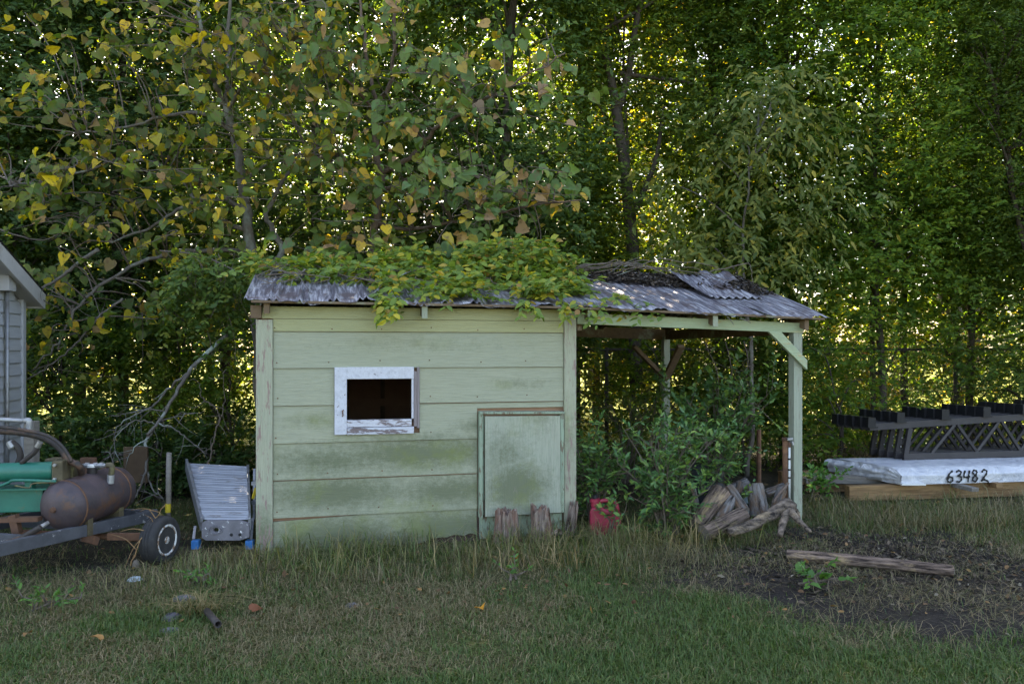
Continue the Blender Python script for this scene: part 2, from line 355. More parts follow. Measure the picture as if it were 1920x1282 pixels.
    paint('siding', GRN, (.23,.245,.155),
          [(1.25,.72,1.15,.22,1.1), (.55,.68,.90,.2,.9), (.60,.42,.95,.22,1.1), (1.5,.40,.8,.22,1.0), (.6,.10,1.0,.26,1.1), (1.45,.11,.9,.24,1.2), (1.75,.93,.35,.09,.7), (2.1,1.27,.4,.08,.5), (.4,1.0,.35,.1,.5), (1.2,1.6,1.2,.1,.3)],
          peel=(.20,.16,.12), peel_t=.71, peel_s=7)
    paint('corner', (.355,.35,.258), (.20,.25,.16), [(.05,.15,.2,.3,.9), (2.5,.8,.15,.5,.4)], stretch=(30, 30, 1.1), peel=(.27,.19,.165), peel_t=.565)
    paint('beam_paint', (.34,.39,.25), (.24,.25,.15), [], stretch=(1.2, 26, 26), peel=(.40,.33,.19), peel_t=.60)
    paint('frieze_warm_light', (.36,.345,.185), (.27,.26,.12), [], peel=(.30,.26,.17), peel_t=.72)  # warm reflected light put into the yellower colour of the top boards
    paint('post_paint', (.31,.325,.25), (.19,.24,.15), [], stretch=(26, 26, 1.0), peel=(.24,.23,.18), peel_t=.58)
    paint('door_panel', (.345,.352,.275), (.17,.23,.14), [(2.05,.42,.42,.32,1.25), (1.95,.68,.35,.35,.7), (2.25,.95,.25,.2,.4)], stretch=(24, 24, 1.3), peel=(.20,.19,.14), peel_t=.66)
    paint('door_frame', (.27,.325,.235), (.15,.19,.13), [], stretch=(20, 20, 2), peel=(.16,.13,.09), peel_t=.56)
    paint('white_frame', (.54,.53,.58), (.34,.32,.36), [], stretch=(5, 5, 5), peel=(.20,.17,.17), peel_t=.64, peel_s=9)
    paint('white_sill', (.54,.53,.58), (.40,.38,.42), [], stretch=(1.5, 20, 20), peel=(.17,.13,.13), peel_t=.52, peel_s=6)
    paint('bare_frame', (.25,.205,.205), (.13,.10,.10), [], stretch=(30, 30, 1.4), peel=(.42,.40,.42), peel_t=.64)
mats()
# ------------------------------------------------------------------ ground
def soil_mask(x, y):
    """1 on the bare, mulched patch at the right and under the trees"""
    P = np.stack([x, y], -1)
    n = vnoise(P, 1.6, 5, 3) - .5
    d = np.sqrt(((x - 2.75) / 1.55)**2 + ((y - 5.55) / 1.35)**2) + n*.8
    a = np.clip((1.22 - d) / .35, 0, 1)
    d2 = np.sqrt(((x + 3.3) / 1.6)**2 + ((y - 6.1) / 1.15)**2) + n*.9
    a = np.maximum(a, .85*np.clip((1.05 - d2) / .5, 0, 1))
    b = np.clip((y - 7.9 + n) / .8, 0, 1) * np.clip((14.0 - y + n*3) / 2.0, 0, 1)
    return np.maximum(a, b*.85)
def gz(x, y):
    P = np.stack([np.asarray(x, float), np.asarray(y, float)], -1)
    fade = np.clip(1.2 - np.abs(np.asarray(y, float) - 6)/9, 0, 1)
    return (vnoise(P, 1.1, 3, 3) - .5)*.07*fade - .02
def make_ground():
    xs = np.concatenate([[-300, -150, -80, -40, -22, -14], np.arange(-9, 9.01, .09), [14, 22, 40, 80, 150, 300]])
    ys = np.concatenate([[-60, -20, -6, 0, 2], np.arange(3, 11.01, .075), [11.6, 12.4, 13.5, 15, 18, 22, 28, 40, 70, 140, 320]])
    X, Y = np.meshgrid(xs, ys); Z = gz(X, Y)
    V = np.stack([X, Y, Z], -1).reshape(-1, 3); ny, nx = X.shape
    i = np.arange(ny-1)[:, None]*nx + np.arange(nx-1)[None]; i = i.ravel()
    me = np_mesh('ground', V, np.stack([i, i+1, i+nx+1, i+nx], -1))
    a = me.attributes.new('soil', 'FLOAT', 'POINT'); a.data.foreach_set('value', soil_mask(V[:, 0], V[:, 1]).astype(np.float32))
    a = me.attributes.new('field', 'FLOAT', 'POINT'); a.data.foreach_set('value', np.clip((V[:, 1]-12.5)/2.0, 0, 1).astype(np.float32))
    m, nt = new_mat('ground_soil')
    at_ = nd(nt, 'Attribute', attribute_name='soil'); v = coords(nt, (1, 1, 1), False)
    n1 = noise(nt, v, 2.3, 9, .7); n2 = noise(nt, v, 38, 5, .7); n3 = noise(nt, v, .8, 5, .6)
    turf = ramp(nt, n2, [(.3, (.030,.036,.016)), (.6, (.060,.066,.026)), (.8, (.11,.10,.05))])
    turf = mixc(nt, ramp(nt, n1, [(.45, 0.0), (.7, .6)]), turf, (.075,.06,.035))
    turf = mixc(nt, ramp(nt, n3, [(.4, 0.0), (.7, .5)]), turf, (.11,.12,.035))
    soil = ramp(nt, n2, [(.25, (.013,.011,.010)), (.55, (.030,.025,.023)), (.8, (.075,.06,.05))])
    soil = mixc(nt, ramp(nt, n1, [(.5, 0.0), (.7, .5)]), soil, (.085,.07,.045))
    fld = nd(nt, 'Attribute', attribute_name='field'); turf = mixc(nt, fld.outputs['Fac'], turf, ramp(nt, n1, [(.3, (.085,.115,.018)), (.7, (.17,.17,.03))]))
    col = mixc(nt, at_.outputs['Fac'], turf, soil)
    finish(nt, col, .95, 0, n2, .8, .03, .15)
    o = link_mesh('ground', me, m, smooth=True); tag(o, 'shaded yard ground of short grass with a bare dark mulched patch at the right', 'ground', kind='structure')
make_ground()

# ------------------------------------------------------------------ leaves, blades
T_small = (np.array([(0,0,0),(.42,.24,.07),(1,0,-.03),(.42,-.24,.07)], float), np.array([(0,2,1),(0,3,2)]))
T_lance = (np.array([(0,0,0),(.28,.17,.05),(.66,.14,.03),(1,0,-.07),(.66,-.14,.03),(.28,-.17,.05),(.5,0,-.02)], float),
           np.array([(6,1,0),(6,2,1),(6,3,2),(6,4,3),(6,5,4),(6,0,5)]))
T_oval = (np.array([(0,0,0),(.22,.24,.05),(.6,.27,.05),(1,0,-.06),(.6,-.27,.05),(.22,-.24,.05),(.45,0,-.03)], float), T_lance[1])
T_heart = (np.array([(0,0,0),(-.13,.20,.05),(.02,.43,.15),(.30,.48,.17),(.62,.32,.07),(1.0,0,-.20),(.62,-.32,.06),(.30,-.48,.13),(.02,-.43,.12),(-.13,-.20,.05),(.32,0,-.05)], float),
           np.array([(10,1,0),(10,2,1),(10,3,2),(10,4,3),(10,5,4),(10,6,5),(10,7,6),(10,8,7),(10,9,8),(10,0,9)]))
def frames(axis, normal):
    a = nrm(axis); n = normal - a*np.sum(a*normal, -1, keepdims=True); n = nrm(n); b = np.cross(n, a)
    return a, b, n
def leaf_arrays(T, pos, axis, normal, size, widthk=1.0):
    tv, tf = T; a, b, n = frames(axis, normal); s = np.asarray(size)[:, None, None]
    wk = np.broadcast_to(np.asarray(widthk, float), (len(pos),))[:, None, None]
    V = pos[:, None] + s*(tv[None, :, 0:1]*a[:, None] + wk*tv[None, :, 1:2]*b[:, None] + tv[None, :, 2:3]*n[:, None])
    k = len(tv); Fc = tf[None] + (np.arange(len(pos))*k)[:, None, None]
    return V.reshape(-1, 3), Fc.reshape(-1, 3)
def leaf_single(T, name, curl=0.0, wide=1.0, fold=0.0):
    tv, tf = T; v = tv.copy(); v[:, 2] += curl*(v[:, 0]-.3)**2 + fold*np.abs(v[:, 1]); v[:, 1] *= wide
    me = np_mesh(name, v, tf); return me
def visible(pos):
    """true for points inside the photograph's frame"""
    Y = pos[:, 1]; px = CX + F*pos[:, 0]/Y; py = HY - F*(pos[:, 2]-EYE)/Y
    return (px > 4) & (px < 1916) & (py > 4) & (py < 1278)
def foliage(root, T, pos, axis, normal, size, mat, n_single=0, name='foliage', leaf_name='leaf', mask=None, kind='stuff', rng=None, mat_single=None):
    """all leaves of a plant: the nearest n_single ones as parts of their own, the rest as one part"""
    pos = np.asarray(pos); sel = np.zeros(len(pos), bool)
    if n_single:
        vis = visible(pos)
        if mask is not None: vis &= mask
        score = np.where(vis, size/pos[:, 1]*np.abs(np.sum(nrm(normal)*nrm(pos-np.array((0,0,EYE))), -1)+.15), -1)
        if rng is not None: score = score - 10*(pos[:, 1]-pos[:, 1].min()) * 1e-3
        idx = np.argsort(-score)[:n_single]; sel[idx] = vis[idx]
    rest = ~sel
    if rest.any():
        V, Fc = leaf_arrays(T, pos[rest], axis[rest], normal[rest], size[rest])
        o = link_mesh(name, np_mesh(name, V, Fc), mat, root, world=True)
        if kind: o['kind'] = kind
    if sel.any():
        inv = chain(root).inverted(); meshes = []
        for c, wd_, fo in ((-.25, 1, 0), (-.1, .85, .25), (.15, 1.05, -.2), (-.5, .75, .45), (-.2, .95, -.35), (.3, .8, .2)):
            me = leaf_single(T, leaf_name, c, wd_, fo); me.materials.append(mat_single or mat); meshes.append(me)
        a, b, n = frames(axis[sel], normal[sel]); P = pos[sel]; S = size[sel]
        for i in range(len(P)):
            o = bpy.data.objects.new(leaf_name, meshes[i % 6]); COL.objects.link(o); o.parent = root
            R = Matrix(((a[i,0], b[i,0], n[i,0], 0), (a[i,1], b[i,1], n[i,1], 0), (a[i,2], b[i,2], n[i,2], 0), (0,0,0,1)))
            o.matrix_basis = inv @ Matrix.Translation(Vector(P[i])) @ R @ Matrix.Diagonal((S[i],)*3 + (1,))
def sprays(rng, O, D, L, n, lat=.8, fwd=.5, droop=.15, jit=.35, up=(0, 0, 1), up_w=1.0, out=None):
    """n leaves alternating along straight twigs O + t D L; returns pos, axis, normal of every leaf"""
    N = len(O); D = nrm(D); t = (np.arange(n)[None] + rng.random((N, n)))/n
    side = np.where((np.arange(n) % 2) == 0, 1.0, -1.0)[None]
    U = np.broadcast_to(np.array(up, float), (N, 3)); S = nrm(np.cross(D, U) + rng.normal(0, .15, (N, 3)))
    pos = O[:, None] + D[:, None]*(t*L[:, None])[..., None]
    pos[..., 2] -= (t**2)*L[:, None]*droop
    ax = D[:, None]*fwd + S[:, None]*(side*lat)[..., None] + rng.normal(0, jit, (N, n, 3)); ax[..., 2] -= droop
    nn = U[:, None]*up_w + rng.normal(0, .45, (N, n, 3))
    if out is not None: nn = nn + np.asarray(out)[:, None]
    return pos.reshape(-1, 3), ax.reshape(-1, 3), nn.reshape(-1, 3)
def twig_tris(O, D, L, r=.003, droop=.15):
    """thin three sided twigs"""
    N = len(O); D = nrm(D); E = O + D*L[:, None]; E[:, 2] -= L*droop
    S = nrm(np.cross(D, (0.3, .2, 1.0))); B = np.cross(S, D)
    V = np.stack([O + S*r, O - S*r*.5 + B*r*.87, O - S*r*.5 - B*r*.87, E], 1).reshape(-1, 3)
    f = np.array([(0,1,3),(1,2,3),(2,0,3)]); return V, (f[None] + (np.arange(N)*4)[:, None, None]).reshape(-1, 3)
def blades(name, rng, P, h, wd, lean, mat, label=None, parent=None, dirs=None):
    N = len(P); a = rng.random(N)*2*np.pi; d = np.stack([np.cos(a), np.sin(a), np.zeros(N)], -1)
    if dirs is not None: d = dirs
    b = np.stack([-d[:, 1], d[:, 0], np.zeros(N)], -1)
    ln = (lean*(.3+rng.random(N)*1.2))[:, None]; hh = h[:, None]; wv = wd[:, None]
    up = np.array((0, 0, 1.0))
    M1 = P + up*hh*.55 + d*hh*ln*.30; E = P + up*hh*(1-.35*np.minimum(ln, 1.6)) + d*hh*ln
    V = np.stack([P - b*wv*.5, P + b*wv*.5, M1 + b*wv*.4, M1 - b*wv*.4, E], 1).reshape(-1, 3)
    f = np.array([(0,1,2),(0,2,3),(3,2,4)]); Fc = (f[None] + (np.arange(N)*5)[:, None, None]).reshape(-1, 3)
    o = link_mesh(name, np_mesh(name, V, Fc), mat, parent, world=parent is not None)
    if parent is None: tag(o, label, 'grass', kind='stuff')
    return o
def front_y(x):  # the shed's front line on the ground
    return 6.2 + (x + 1.97)*.2438
def make_grass():
    rng = np.random.default_rng(11)
    # lawn: sampled with a density that falls with distance
    N = 300000; y = 3.25 + 5.2*rng.random(N)**1.35; x = (rng.random(N)*2-1)*(.70*y + .25)
    soil = soil_mask(x, y); n = vnoise(np.stack([x, y], -1), 2.3, 9, 3)
    inshed = (y > front_y(x) - .02) & (x > -2.15) & (x < .62)
    keep = (rng.random(N) > soil*.985) & (rng.random(N) < .25 + 1.5*n) & ~inshed & ~((y > front_y(x)-.1) & (x < 2.7) & (rng.random(N) < .7))
    x, y, n = x[keep], y[keep], n[keep]; P = np.stack([x, y, gz(x, y) - .004], -1); k = len(P)
    nearw = np.clip((6.4 - y)/2.5, .0, 1)
    h = (.020 + .045*rng.random(k)**1.5) * (.6 + 1.0*n)*(1.2-.25*nearw); wdt = .0026 + .0034*rng.random(k)
    dry = rng.random(k) < np.clip(.20 + 3.2*(vnoise(P[:, :2], 1.5, 21, 4)-.50) + .30*np.clip(y-4.9, 0, 1), .03, .92)
    blades('lawn_grass', rng, P[~dry], h[~dry], wdt[~dry], .75 + .5*rng.random((~dry).sum()), M['lawn'], 'short green mown lawn grass across the foreground of the yard')
    blades('dry_lawn_grass', rng, P[dry], h[dry]*.9, wdt[dry], 1.0 + .7*rng.random(dry.sum()), M['straw'], 'dry tan blades and thatch mixed through the short lawn')
    # tall weeds in a band before the shed, and at the right before the timbers
    def band(N, fx, fy):
        x = fx(rng.random(N)); y = fy(x, rng.random(N)); return x, y
    xs = []; ys = []
    x, y = band(9000, lambda t: -2.4 + 5.0*t, lambda x, t: front_y(x) - .03 - 1.05*t**1.5); k1 = vnoise(np.stack([x, y], -1), 2.6, 4, 3) > .42; xs.append(x[k1]); ys.append(y[k1])
    x, y = band(6500, lambda t: .6 + 2.0*t, lambda x, t: 6.35 - 1.0*t**1.3 + .1*x); k1 = vnoise(np.stack([x, y], -1), 2.2, 14, 3) > .42; xs.append(x[k1]); ys.append(y[k1])
    x, y = band(12000, lambda t: 2.75 + 3.2*t, lambda x, t: 8.35 - 1.9*t**1.4); k1 = vnoise(np.stack([x, y], -1), 2.2, 24, 3) > .40; xs.append(x[k1]); ys.append(y[k1])
    x, y = band(6500, lambda t: -4.3 + 2.3*t, lambda x, t: 6.2 - 1.5*t); k1 = vnoise(np.stack([x, y], -1), 2.0, 34, 3) > .47; xs.append(x[k1]); ys.append(y[k1])
    x = np.concatenate(xs); y = np.concatenate(ys); P = np.stack([x, y, gz(x, y) - .005], -1); k = len(P)
    cl = vnoise(P[:, :2], 3.2, 44, 2); soil = soil_mask(x, y)
    h = (.05 + .25*rng.random(k)**2.6)*(.25 + 1.2*cl)*(1-.75*soil); wdt = .0030 + .0038*rng.random(k)
    kind = rng.random(k); dry = kind < .50
    blades('tall_grass', rng, P[~dry], h[~dry], wdt[~dry], .35 + .9*rng.random((~dry).sum()), M['weedgrass'], 'tall uncut green grass and weeds standing along the foot of the shed')
    blades('tall_dry_grass', rng, P[dry], h[dry]*1.1, wdt[dry]*.8, .6 + 1.4*rng.random(dry.sum()), M['straw'], 'tangled tall dead grass stalks before the shed and the timbers')
    # straw lying flat on the mulch and under the trailer
    N = 12000; x = np.where(rng.random(N) < .55, rng.normal(2.7, 1.1, N), rng.normal(-3.0, .9, N)); y = np.where(x > 0, rng.normal(5.3, .9, N), rng.normal(5.5, .6, N))
    k1 = (y > 3.3) & (y < 8) & (soil_mask(x, y) > .15) & (vnoise(np.stack([x, y], -1), 2.8, 54, 3) > .42); x, y = x[k1], y[k1]; P = np.stack([x, y, gz(x, y) + .004 + .012*rng.random(len(x))], -1)
    blades('flattened_straw', rng, P, .03 + .07*rng.random(len(x)), .0018 + .0018*rng.random(len(x)), 2.2 + 1.0*rng.random(len(x)), M['straw'], 'flattened straw scattered over the dark mulched soil')
    # chips of bark and leaf scraps
    N = 7000; x = rng.normal(2.75, .75, N); y = rng.normal(5.95, .55, N); k1 = (soil_mask(x, y) > .35) & (y < 7.4); x, y = x[k1], y[k1]
    P = np.stack([x, y, gz(x, y) + .004 + .012*rng.random(len(x))], -1); k = len(P)
    V, Fc = leaf_arrays(T_small, P, rng.normal(0, 1, (k, 3))*(1, 1, .35), rng.normal(0, .5, (k, 3)) + (0, 0, 1), .018 + .05*rng.random(k)**2, .9)
    tag(link_mesh('bark_mulch', np_mesh('bark_mulch', V, Fc), M['chips']), 'dark bark chips and rotten wood scraps covering the bare patch', 'mulch', kind='stuff')
    N = 900; x = rng.uniform(-4, 4.8, N); y = rng.uniform(4.6, 8.5, N); inshed = (y > front_y(x)-.05) & (x > -2.15) & (x < .62); x, y = x[~inshed], y[~inshed]
    P = np.stack([x, y, gz(x, y) + .012 + .03*rng.random(len(x))], -1); k = len(P)
    V, Fc = leaf_arrays(T_oval, P, rng.normal(0, 1, (k, 3))*(1, 1, .25), rng.normal(0, .4, (k, 3)) + (0, 0, 1), .02 + .035*rng.random(k))
    tag(link_mesh('leaf_litter', np_mesh('leaf_litter', V, Fc), M['litter']), 'brown dead leaves strewn thinly through the grass', 'leaf litter', kind='stuff')
make_grass()
def arching_weeds(name, label, n, fx, fy, mat, seed, h0=.14, h1=.24):
    rng = np.random.default_rng(seed); x = fx(rng.random(n)); y = fy(x, rng.random(n)); k = vnoise(np.stack([x, y], -1), 3.0, seed, 3) > .46; x, y = x[k], y[k]; m = len(x)
    blades(name, rng, np.stack([x, y, gz(x, y)], -1), h0 + h1*rng.random(m)**2, .0042 + .003*rng.random(m), .5 + 1.3*rng.random(m), mat, label)
def weeds():
    arching_weeds('long_weed_grass', 'long arching green weeds in tufts before the stumps and the carport', 900, lambda t: -1.9 + 4.2*t, lambda x, t: front_y(x) - .08 - .75*t, M['weedgrass'], 71)
    arching_weeds('long_straw_grass', 'long arching dead stalks in tufts before the stumps and the carport', 620, lambda t: -.3 + 2.0*t, lambda x, t: front_y(x) - .35 - .75*t, M['straw'], 72)
    arching_weeds('long_field_grass', 'long arching dry and green stalks under the front of the timbers', 900, lambda t: 3.0 + 2.8*t, lambda x, t: 8.1 - 1.2*t, M['straw'], 73)
weeds()
def straw_tuft(label, px, py, n, r, seed):
    rng = np.random.default_rng(seed); c = gp(px, py); x = c[0] + rng.normal(0, r, n); y = c[1] + rng.normal(0, r*.5, n)
    P = np.stack([x, y, gz(x, y)], -1); a = rng.normal(0, 1, n); d = np.stack([np.cos(a)*np.sign(rng.normal(.4, 1, n)), np.sin(a)*.6, np.zeros(n)], -1)
    t = thing('straw_tuft', label, 'dry grass', c); blades('blades', rng, P, .08 + .13*rng.random(n), .003 + .003*rng.random(n), 1.1 + .9*rng.random(n), M['straw'], parent=t, dirs=nrm(d))['kind'] = 'stuff'
straw_tuft('matted tuft of pale dry grass beside the stones and the pipe stub', 372, 1142, 150, .10, 1)
straw_tuft('matted dry grass heap under the feet of the ladder', 425, 1048, 160, .16, 2)
straw_tuft('dense dry grass tangle before the laurel bush, right of the red can', 1255, 1050, 220, .22, 3)
straw_tuft('dry tufted stalks growing before the right end of the white bundle', 1790, 985, 180, .25, 4)

# ------------------------------------------------------------------ the shed (local u along the front, v to the back, z up)
SA = math.radians(13.7); ca, sa = math.cos(SA), math.sin(SA); SX, SY = -1.97, 6.2
def Wf(px, py):
    """a point of the front wall's plane seen at a pixel -> (u, z)"""
    t = (px - CX)/F; u = (SY*t - SX)/(ca - t*sa); Y = SY + u*sa
    return u, EYE + (HY - py)*Y/F
def S2W(u, v, z): return np.array((SX + u*ca - v*sa, SY + u*sa + v*ca, z))
shed = thing('shed', 'pale green wooden shed with an open carport bay and rusty sheet metal roof', 'shed', (SX, SY, 0), SA)
WU = 2.58; DEP = 2.84; UE = 4.80
def eave(u): return 1.925 - .022*max(0, u-0)/2.6*.6 - .048*max(0, u-2.2)**1.15/2.2
RIDGE_V, RIDGE_Z = 1.42, 2.31
def roof_z(u, v):
    if v <= RIDGE_V: return eave(u) + (RIDGE_Z - eave(u))*(v + .15)/(RIDGE_V + .15)
    return RIDGE_Z - (RIDGE_Z - eave(u))*(v - RIDGE_V)/(RIDGE_V + .15)
def build_shed():
    rng = random.Random(4)
    ZR = [-.03, .243, .537, .828, 1.122, 1.414, 1.702, 1.80]
    UL, UR = .115, 2.472
    uw0 = Wf(627, 700)[0]; uw1 = Wf(786, 700)[0]; zw0 = Wf(700, 812)[1]; zw1 = Wf(700, 688)[1]
    ud0 = Wf(896, 850)[0]
    def board(parts, name='siding_board', mat='siding'):
        b = MB()
        for (u0, u1, z0, z1, zb) in parts:      # lap board: proud at its lower edge; zb is the row's own bottom
            def vv(z): return -.019 + .014*min(1, max(0, (z - zb)/.29))
            b.add([(u0, vv(z0), z0), (u1, vv(z0), z0), (u1, vv(z1), z1), (u0, vv(z1), z1), (u0, .0, z0), (u1, .0, z0), (u1, .0, z1), (u0, .0, z1)],
                  [(0,1,2,3),(7,6,5,4),(0,4,5,1),(1,5,6,2),(2,6,7,3),(3,7,4,0)])
        return b.build(name, M[mat], shed)
    # lowest board: rotten, ragged lower edge rising at the right; sags at the left and leaves a dark slot
    n = 46; us = np.linspace(UL, ud0 - .012, n); top = []; bot = []
    for i, u in enumerate(us):
        k = (u - UL)/(ud0 - UL); top.append((u, .246 - .026*max(0, 1 - k*2.2) ))
        r = .010*rng.random() + (max(0, (k-.70)/.30)**.5*(.045 + .055*float(vnoise(np.array([[k*28., 3.]]), 1, 2, 2)[0])) + .008*rng.random() if k > .70 else 0)
        bot.append((u, -.03 + r))
    V = []; Fs = []
    for (u, zt), (_, zb) in zip(top, bot): V += [(u, -.02, zb), (u, -.006, zt), (u, 0, zt), (u, 0, zb)]
    for i in range(n-1):
        for j in range(4): Fs.append((i*4+j, (i+1)*4+j, (i+1)*4+(j+1) % 4, i*4+(j+1) % 4))
    Fs += [(0,1,2,3), (4*n-1, 4*n-2, 4*n-3, 4*n-4)]
    MB().add(V, Fs).build('siding_board', M['siding'], shed)
    MB().box((UL, .006, -.03), (UR, .02, .22)).build('sill_beam', M['rot'], shed)
    for k in (1, 2):
        board([(UL, ud0 - .008, ZR[k] + .006, ZR[k+1] - .004, ZR[k])])
    board([(UL, uw0 - .002, ZR[3], ZR[4]-.004, ZR[3]), (uw0 - .002, uw1 + .002, ZR[3], zw0 - .003, ZR[3]), (uw1 + .002, ud0 - .008, ZR[3], ZR[4]-.004, ZR[3]), (ud0 - .008, UR, 1.075, ZR[4]-.004, ZR[3])])
    board([(UL, uw0 - .002, ZR[4], ZR[5]-.003, ZR[4])]); board([(uw1 + .002, UR, ZR[4] + .004, ZR[5]-.003, ZR[4])])
    board([(UL, UR, ZR[5], ZR[6]-.004, ZR[5])]); board([(UL, UR, ZR[6], ZR[7]-.003, ZR[6])], mat='frieze_warm_light')
    MB().box((.03, -.014, 1.80), (WU-.03, 0, 1.895)).build('frieze_board', M['frieze_warm_light'], shed, bevel=.002)
    MB().box((-.012, -.032, -.03), (.112, -.0, 1.79)).box((-.014, .0, -.03), (.0, .10, 1.86)).build('corner_board', M['corner'], shed, bevel=.003)
    MB().box((UR + .003, -.034, .0), (WU, 0, 1.885)).box((WU - .003, .001, 0), (WU + .012, .09, 1.86)).build('corner_board', M['corner'], shed, bevel=.003)
    MB().box((-.05, -.05, 1.80), (.03, .0, 1.90)).build('beam_end', M['rafter'], shed, bevel=.003)
    # inner faces behind the boards, side and back walls, floor
    w0, w1, h0, h1 = Wf(650, 750)[0], Wf(771, 750)[0], Wf(700, 788)[1], Wf(700, 710)[1]
    b = MB()
    for (a0, a1, z0, z1) in ((.02, w0-.02, .0, 1.88), (w1+.02, WU-.02, .0, 1.88), (w0-.02, w1+.02, .0, h0-.02), (w0-.02, w1+.02, h1+.02, 1.88)): b.box((a0, .022, z0), (a1, .034, z1))
    b.box((.02, DEP-.06, 0), (WU-.02, DEP-.045, 1.86)).box((.004, .04, 0), (.018, DEP-.07, 1.86)).box((WU-.018, .1, 0), (WU-.006, DEP-.07, 1.86))
    b.box((.02, .04, .02), (WU-.02, DEP-.07, .05))
    b.build('inner_wall', M['interior'], shed)
    for u in (.35, .75, 1.15, 1.55, 1.95):
        MB().box((u, DEP-.15, .05), (u+.045, DEP-.062, 1.84)).build('stud', M['rafter'], shed)
    MB().box((.03, DEP-.145, .92), (WU-.03, DEP-.152, 1.0)).build('ledger', M['interior'], shed)
    MB().box((-.014, .11, -.03), (.0, DEP, 1.86)).box((0, DEP-.02, -.03), (WU, DEP, 1.86)).prism([(.0, 1.86), (DEP, 1.86), (RIDGE_V, 2.26)], 0, .012, 'x').prism([(.0, 1.86), (DEP, 1.86), (RIDGE_V, 2.24)], WU-.03, WU-.012, 'x').build('side_wall', M['siding'], shed)
    MB().box((WU-.002, .1, 0), (WU+.012, DEP, 1.86)).build('partition_wall', M['siding'], shed)
    nl = MB(); nr2 = random.Random(9)
    for zr in (.30, .59, .88, 1.175, 1.465, 1.73):
        for u in np.arange(UL+.03, UR, .40):
            if (uw0-.05 < u < uw1+.05 and .83 < zr < 1.44) or (u > ud0-.02 and zr < 1.12): continue
            u += nr2.uniform(-.02, .02); nl.lathe([(0, .006), (.0025, .005), (.003, 0)], (u, -.018, zr + nr2.uniform(-.01, .01)), (0, -1, 0), 6)
    nl.build('nails', M['rust'], shed)['kind'] = 'stuff'
    # window: white flaking frame, bare right stile
    wn_ = MB().box((uw0, -.040, zw0 - .002), (w0, -.006, zw1)).box((w0, -.038, h1), (w1 + .018, -.006, zw1 + .001)).box((w1, -.034, h0+.01), (w1 + .016, -.004, h1 - .001)).build('window_frame', M['white_frame'], shed, bevel=.003)
    MB().box((w0 + .001, -.046, zw0 - .004), (w1 + .017, -.004, zw0 + .05)).build('sill', M['white_sill'], wn_, bevel=.003)
    MB().box((w0 + .001, -.036, zw0 + .054), (w1, .03, h0 + .008)).build('sill_board', M['white_sill'], wn_, bevel=.003)
    MB().box((w1 + .019, -.030, zw0 + .05), (uw1 - .022, -.002, zw1 - .035)).box((uw1 - .020, -.026, zw0 + .035), (uw1, -.002, zw1)).build('side_stile', M['bare_frame'], wn_, bevel=.003)
    MB().tube([(w0-.035, -.041, h0+.04), (w0-.03, -.05, h0+.05), (w0-.035, -.05, h0+.085), (w0-.025, -.042, h0+.09)], .005, 5).build('latch', M['rust'], wn_)
    # low plywood door, set proud, its frame rotting
    d0, d1 = ud0, UR - .004; zt, zb = Wf(900, 771)[1], Wf(900, 966)[1]
    fr = MB().box((d0, -.060, zb - .01), (d0 + .030, -.0, zt - .004)).box((d1 - .034, -.052, zb), (d1, -.0, zt - .03))
    fr.add([(d0, -.072, zt), (d1, -.062, zt - .012), (d1, -.062, zt - .030), (d0, -.072, zt - .018), (d0, 0, zt + .004), (d1, 0, zt - .008), (d1, 0, zt - .030), (d0, 0, zt - .018)],
           [(0,3,2,1),(4,5,6,7),(0,1,5,4),(1,2,6,5),(2,3,7,6),(3,0,4,7)])
    dr = fr.build('door_frame', M['door_frame'], shed, bevel=.003)
    dp = MB(); n = 12
    e0, e1 = d0 + .048, d1 - .036
    dp.add([(e0, -.078, zb + .002), (e1, -.066, zb + .004), (e1, -.050, zt - .045), (e0, -.058, zt - .036), (e0, -.052, zb + .002), (e1, -.042, zb + .004), (e1, -.030, zt - .045), (e0, -.036, zt - .036)],
           [(0,1,2,3),(7,6,5,4),(0,4,5,1),(1,5,6,2),(2,6,7,3),(3,7,4,0)]).build('door_panel', M['door_panel'], dr, bevel=.003)
    MB().box((d0 + .032, -.030, zb + .01), (d0 + .047, -.004, zt - .03)).build('door_stop', M['door_frame'], dr)
    MB().box((d0+.01, -.012, .0), (d1-.01, -.002, zb - .012)).build('kick_board', M['door_frame'], shed)
    # carport: posts, beams, braces, rafters
    PU = 4.665
    MB().box((PU, -.02, -.05), (PU+.088, .068, eave(PU)-.105)).build('post', M['post_paint'], shed, bevel=.004)
    MB().box((PU-.02, DEP-.09, -.05), (PU+.065, DEP-.005, eave(PU)-.12)).build('post', M['post_paint'], shed, bevel=.004)
    def beam(u0, u1, v0, v1, dz, hh, mat, nm):
        b = MB(); z0, z1 = eave(u0) - dz, eave(u1) - dz
        b.add([(u0, v0, z0-hh), (u1, v0, z1-hh), (u1, v1, z1-hh), (u0, v1, z0-hh), (u0, v0, z0), (u1, v0, z1), (u1, v1, z1), (u0, v1, z0)],
              [(0,3,2,1),(4,5,6,7),(0,1,5,4),(1,2,6,5),(2,3,7,6),(3,0,4,7)]); return b.build(nm, mat, shed, bevel=.003)
    beam(WU + .014, PU + .10, -.024, .02, .035, .092, M['beam_paint'], 'front_beam')
    beam(WU + .014, PU + .02, DEP-.05, DEP-.006, .03, .13, M['rafter'], 'back_beam')
    b = MB().bar((PU+.04, .07, eave(PU)-.09), (PU+.02, DEP-.1, eave(PU)-.10), .045, .11); b.build('side_beam', M['rafter'], shed, bevel=.003)
    b = MB().bar((WU+.05, .03, 1.78), (WU+.05, DEP-.1, 1.75), .045, .12); b.build('side_beam', M['rafter'], shed, bevel=.003)
    u0, z0 = Wf(1448, 622); u1, z1 = Wf(1505, 684)
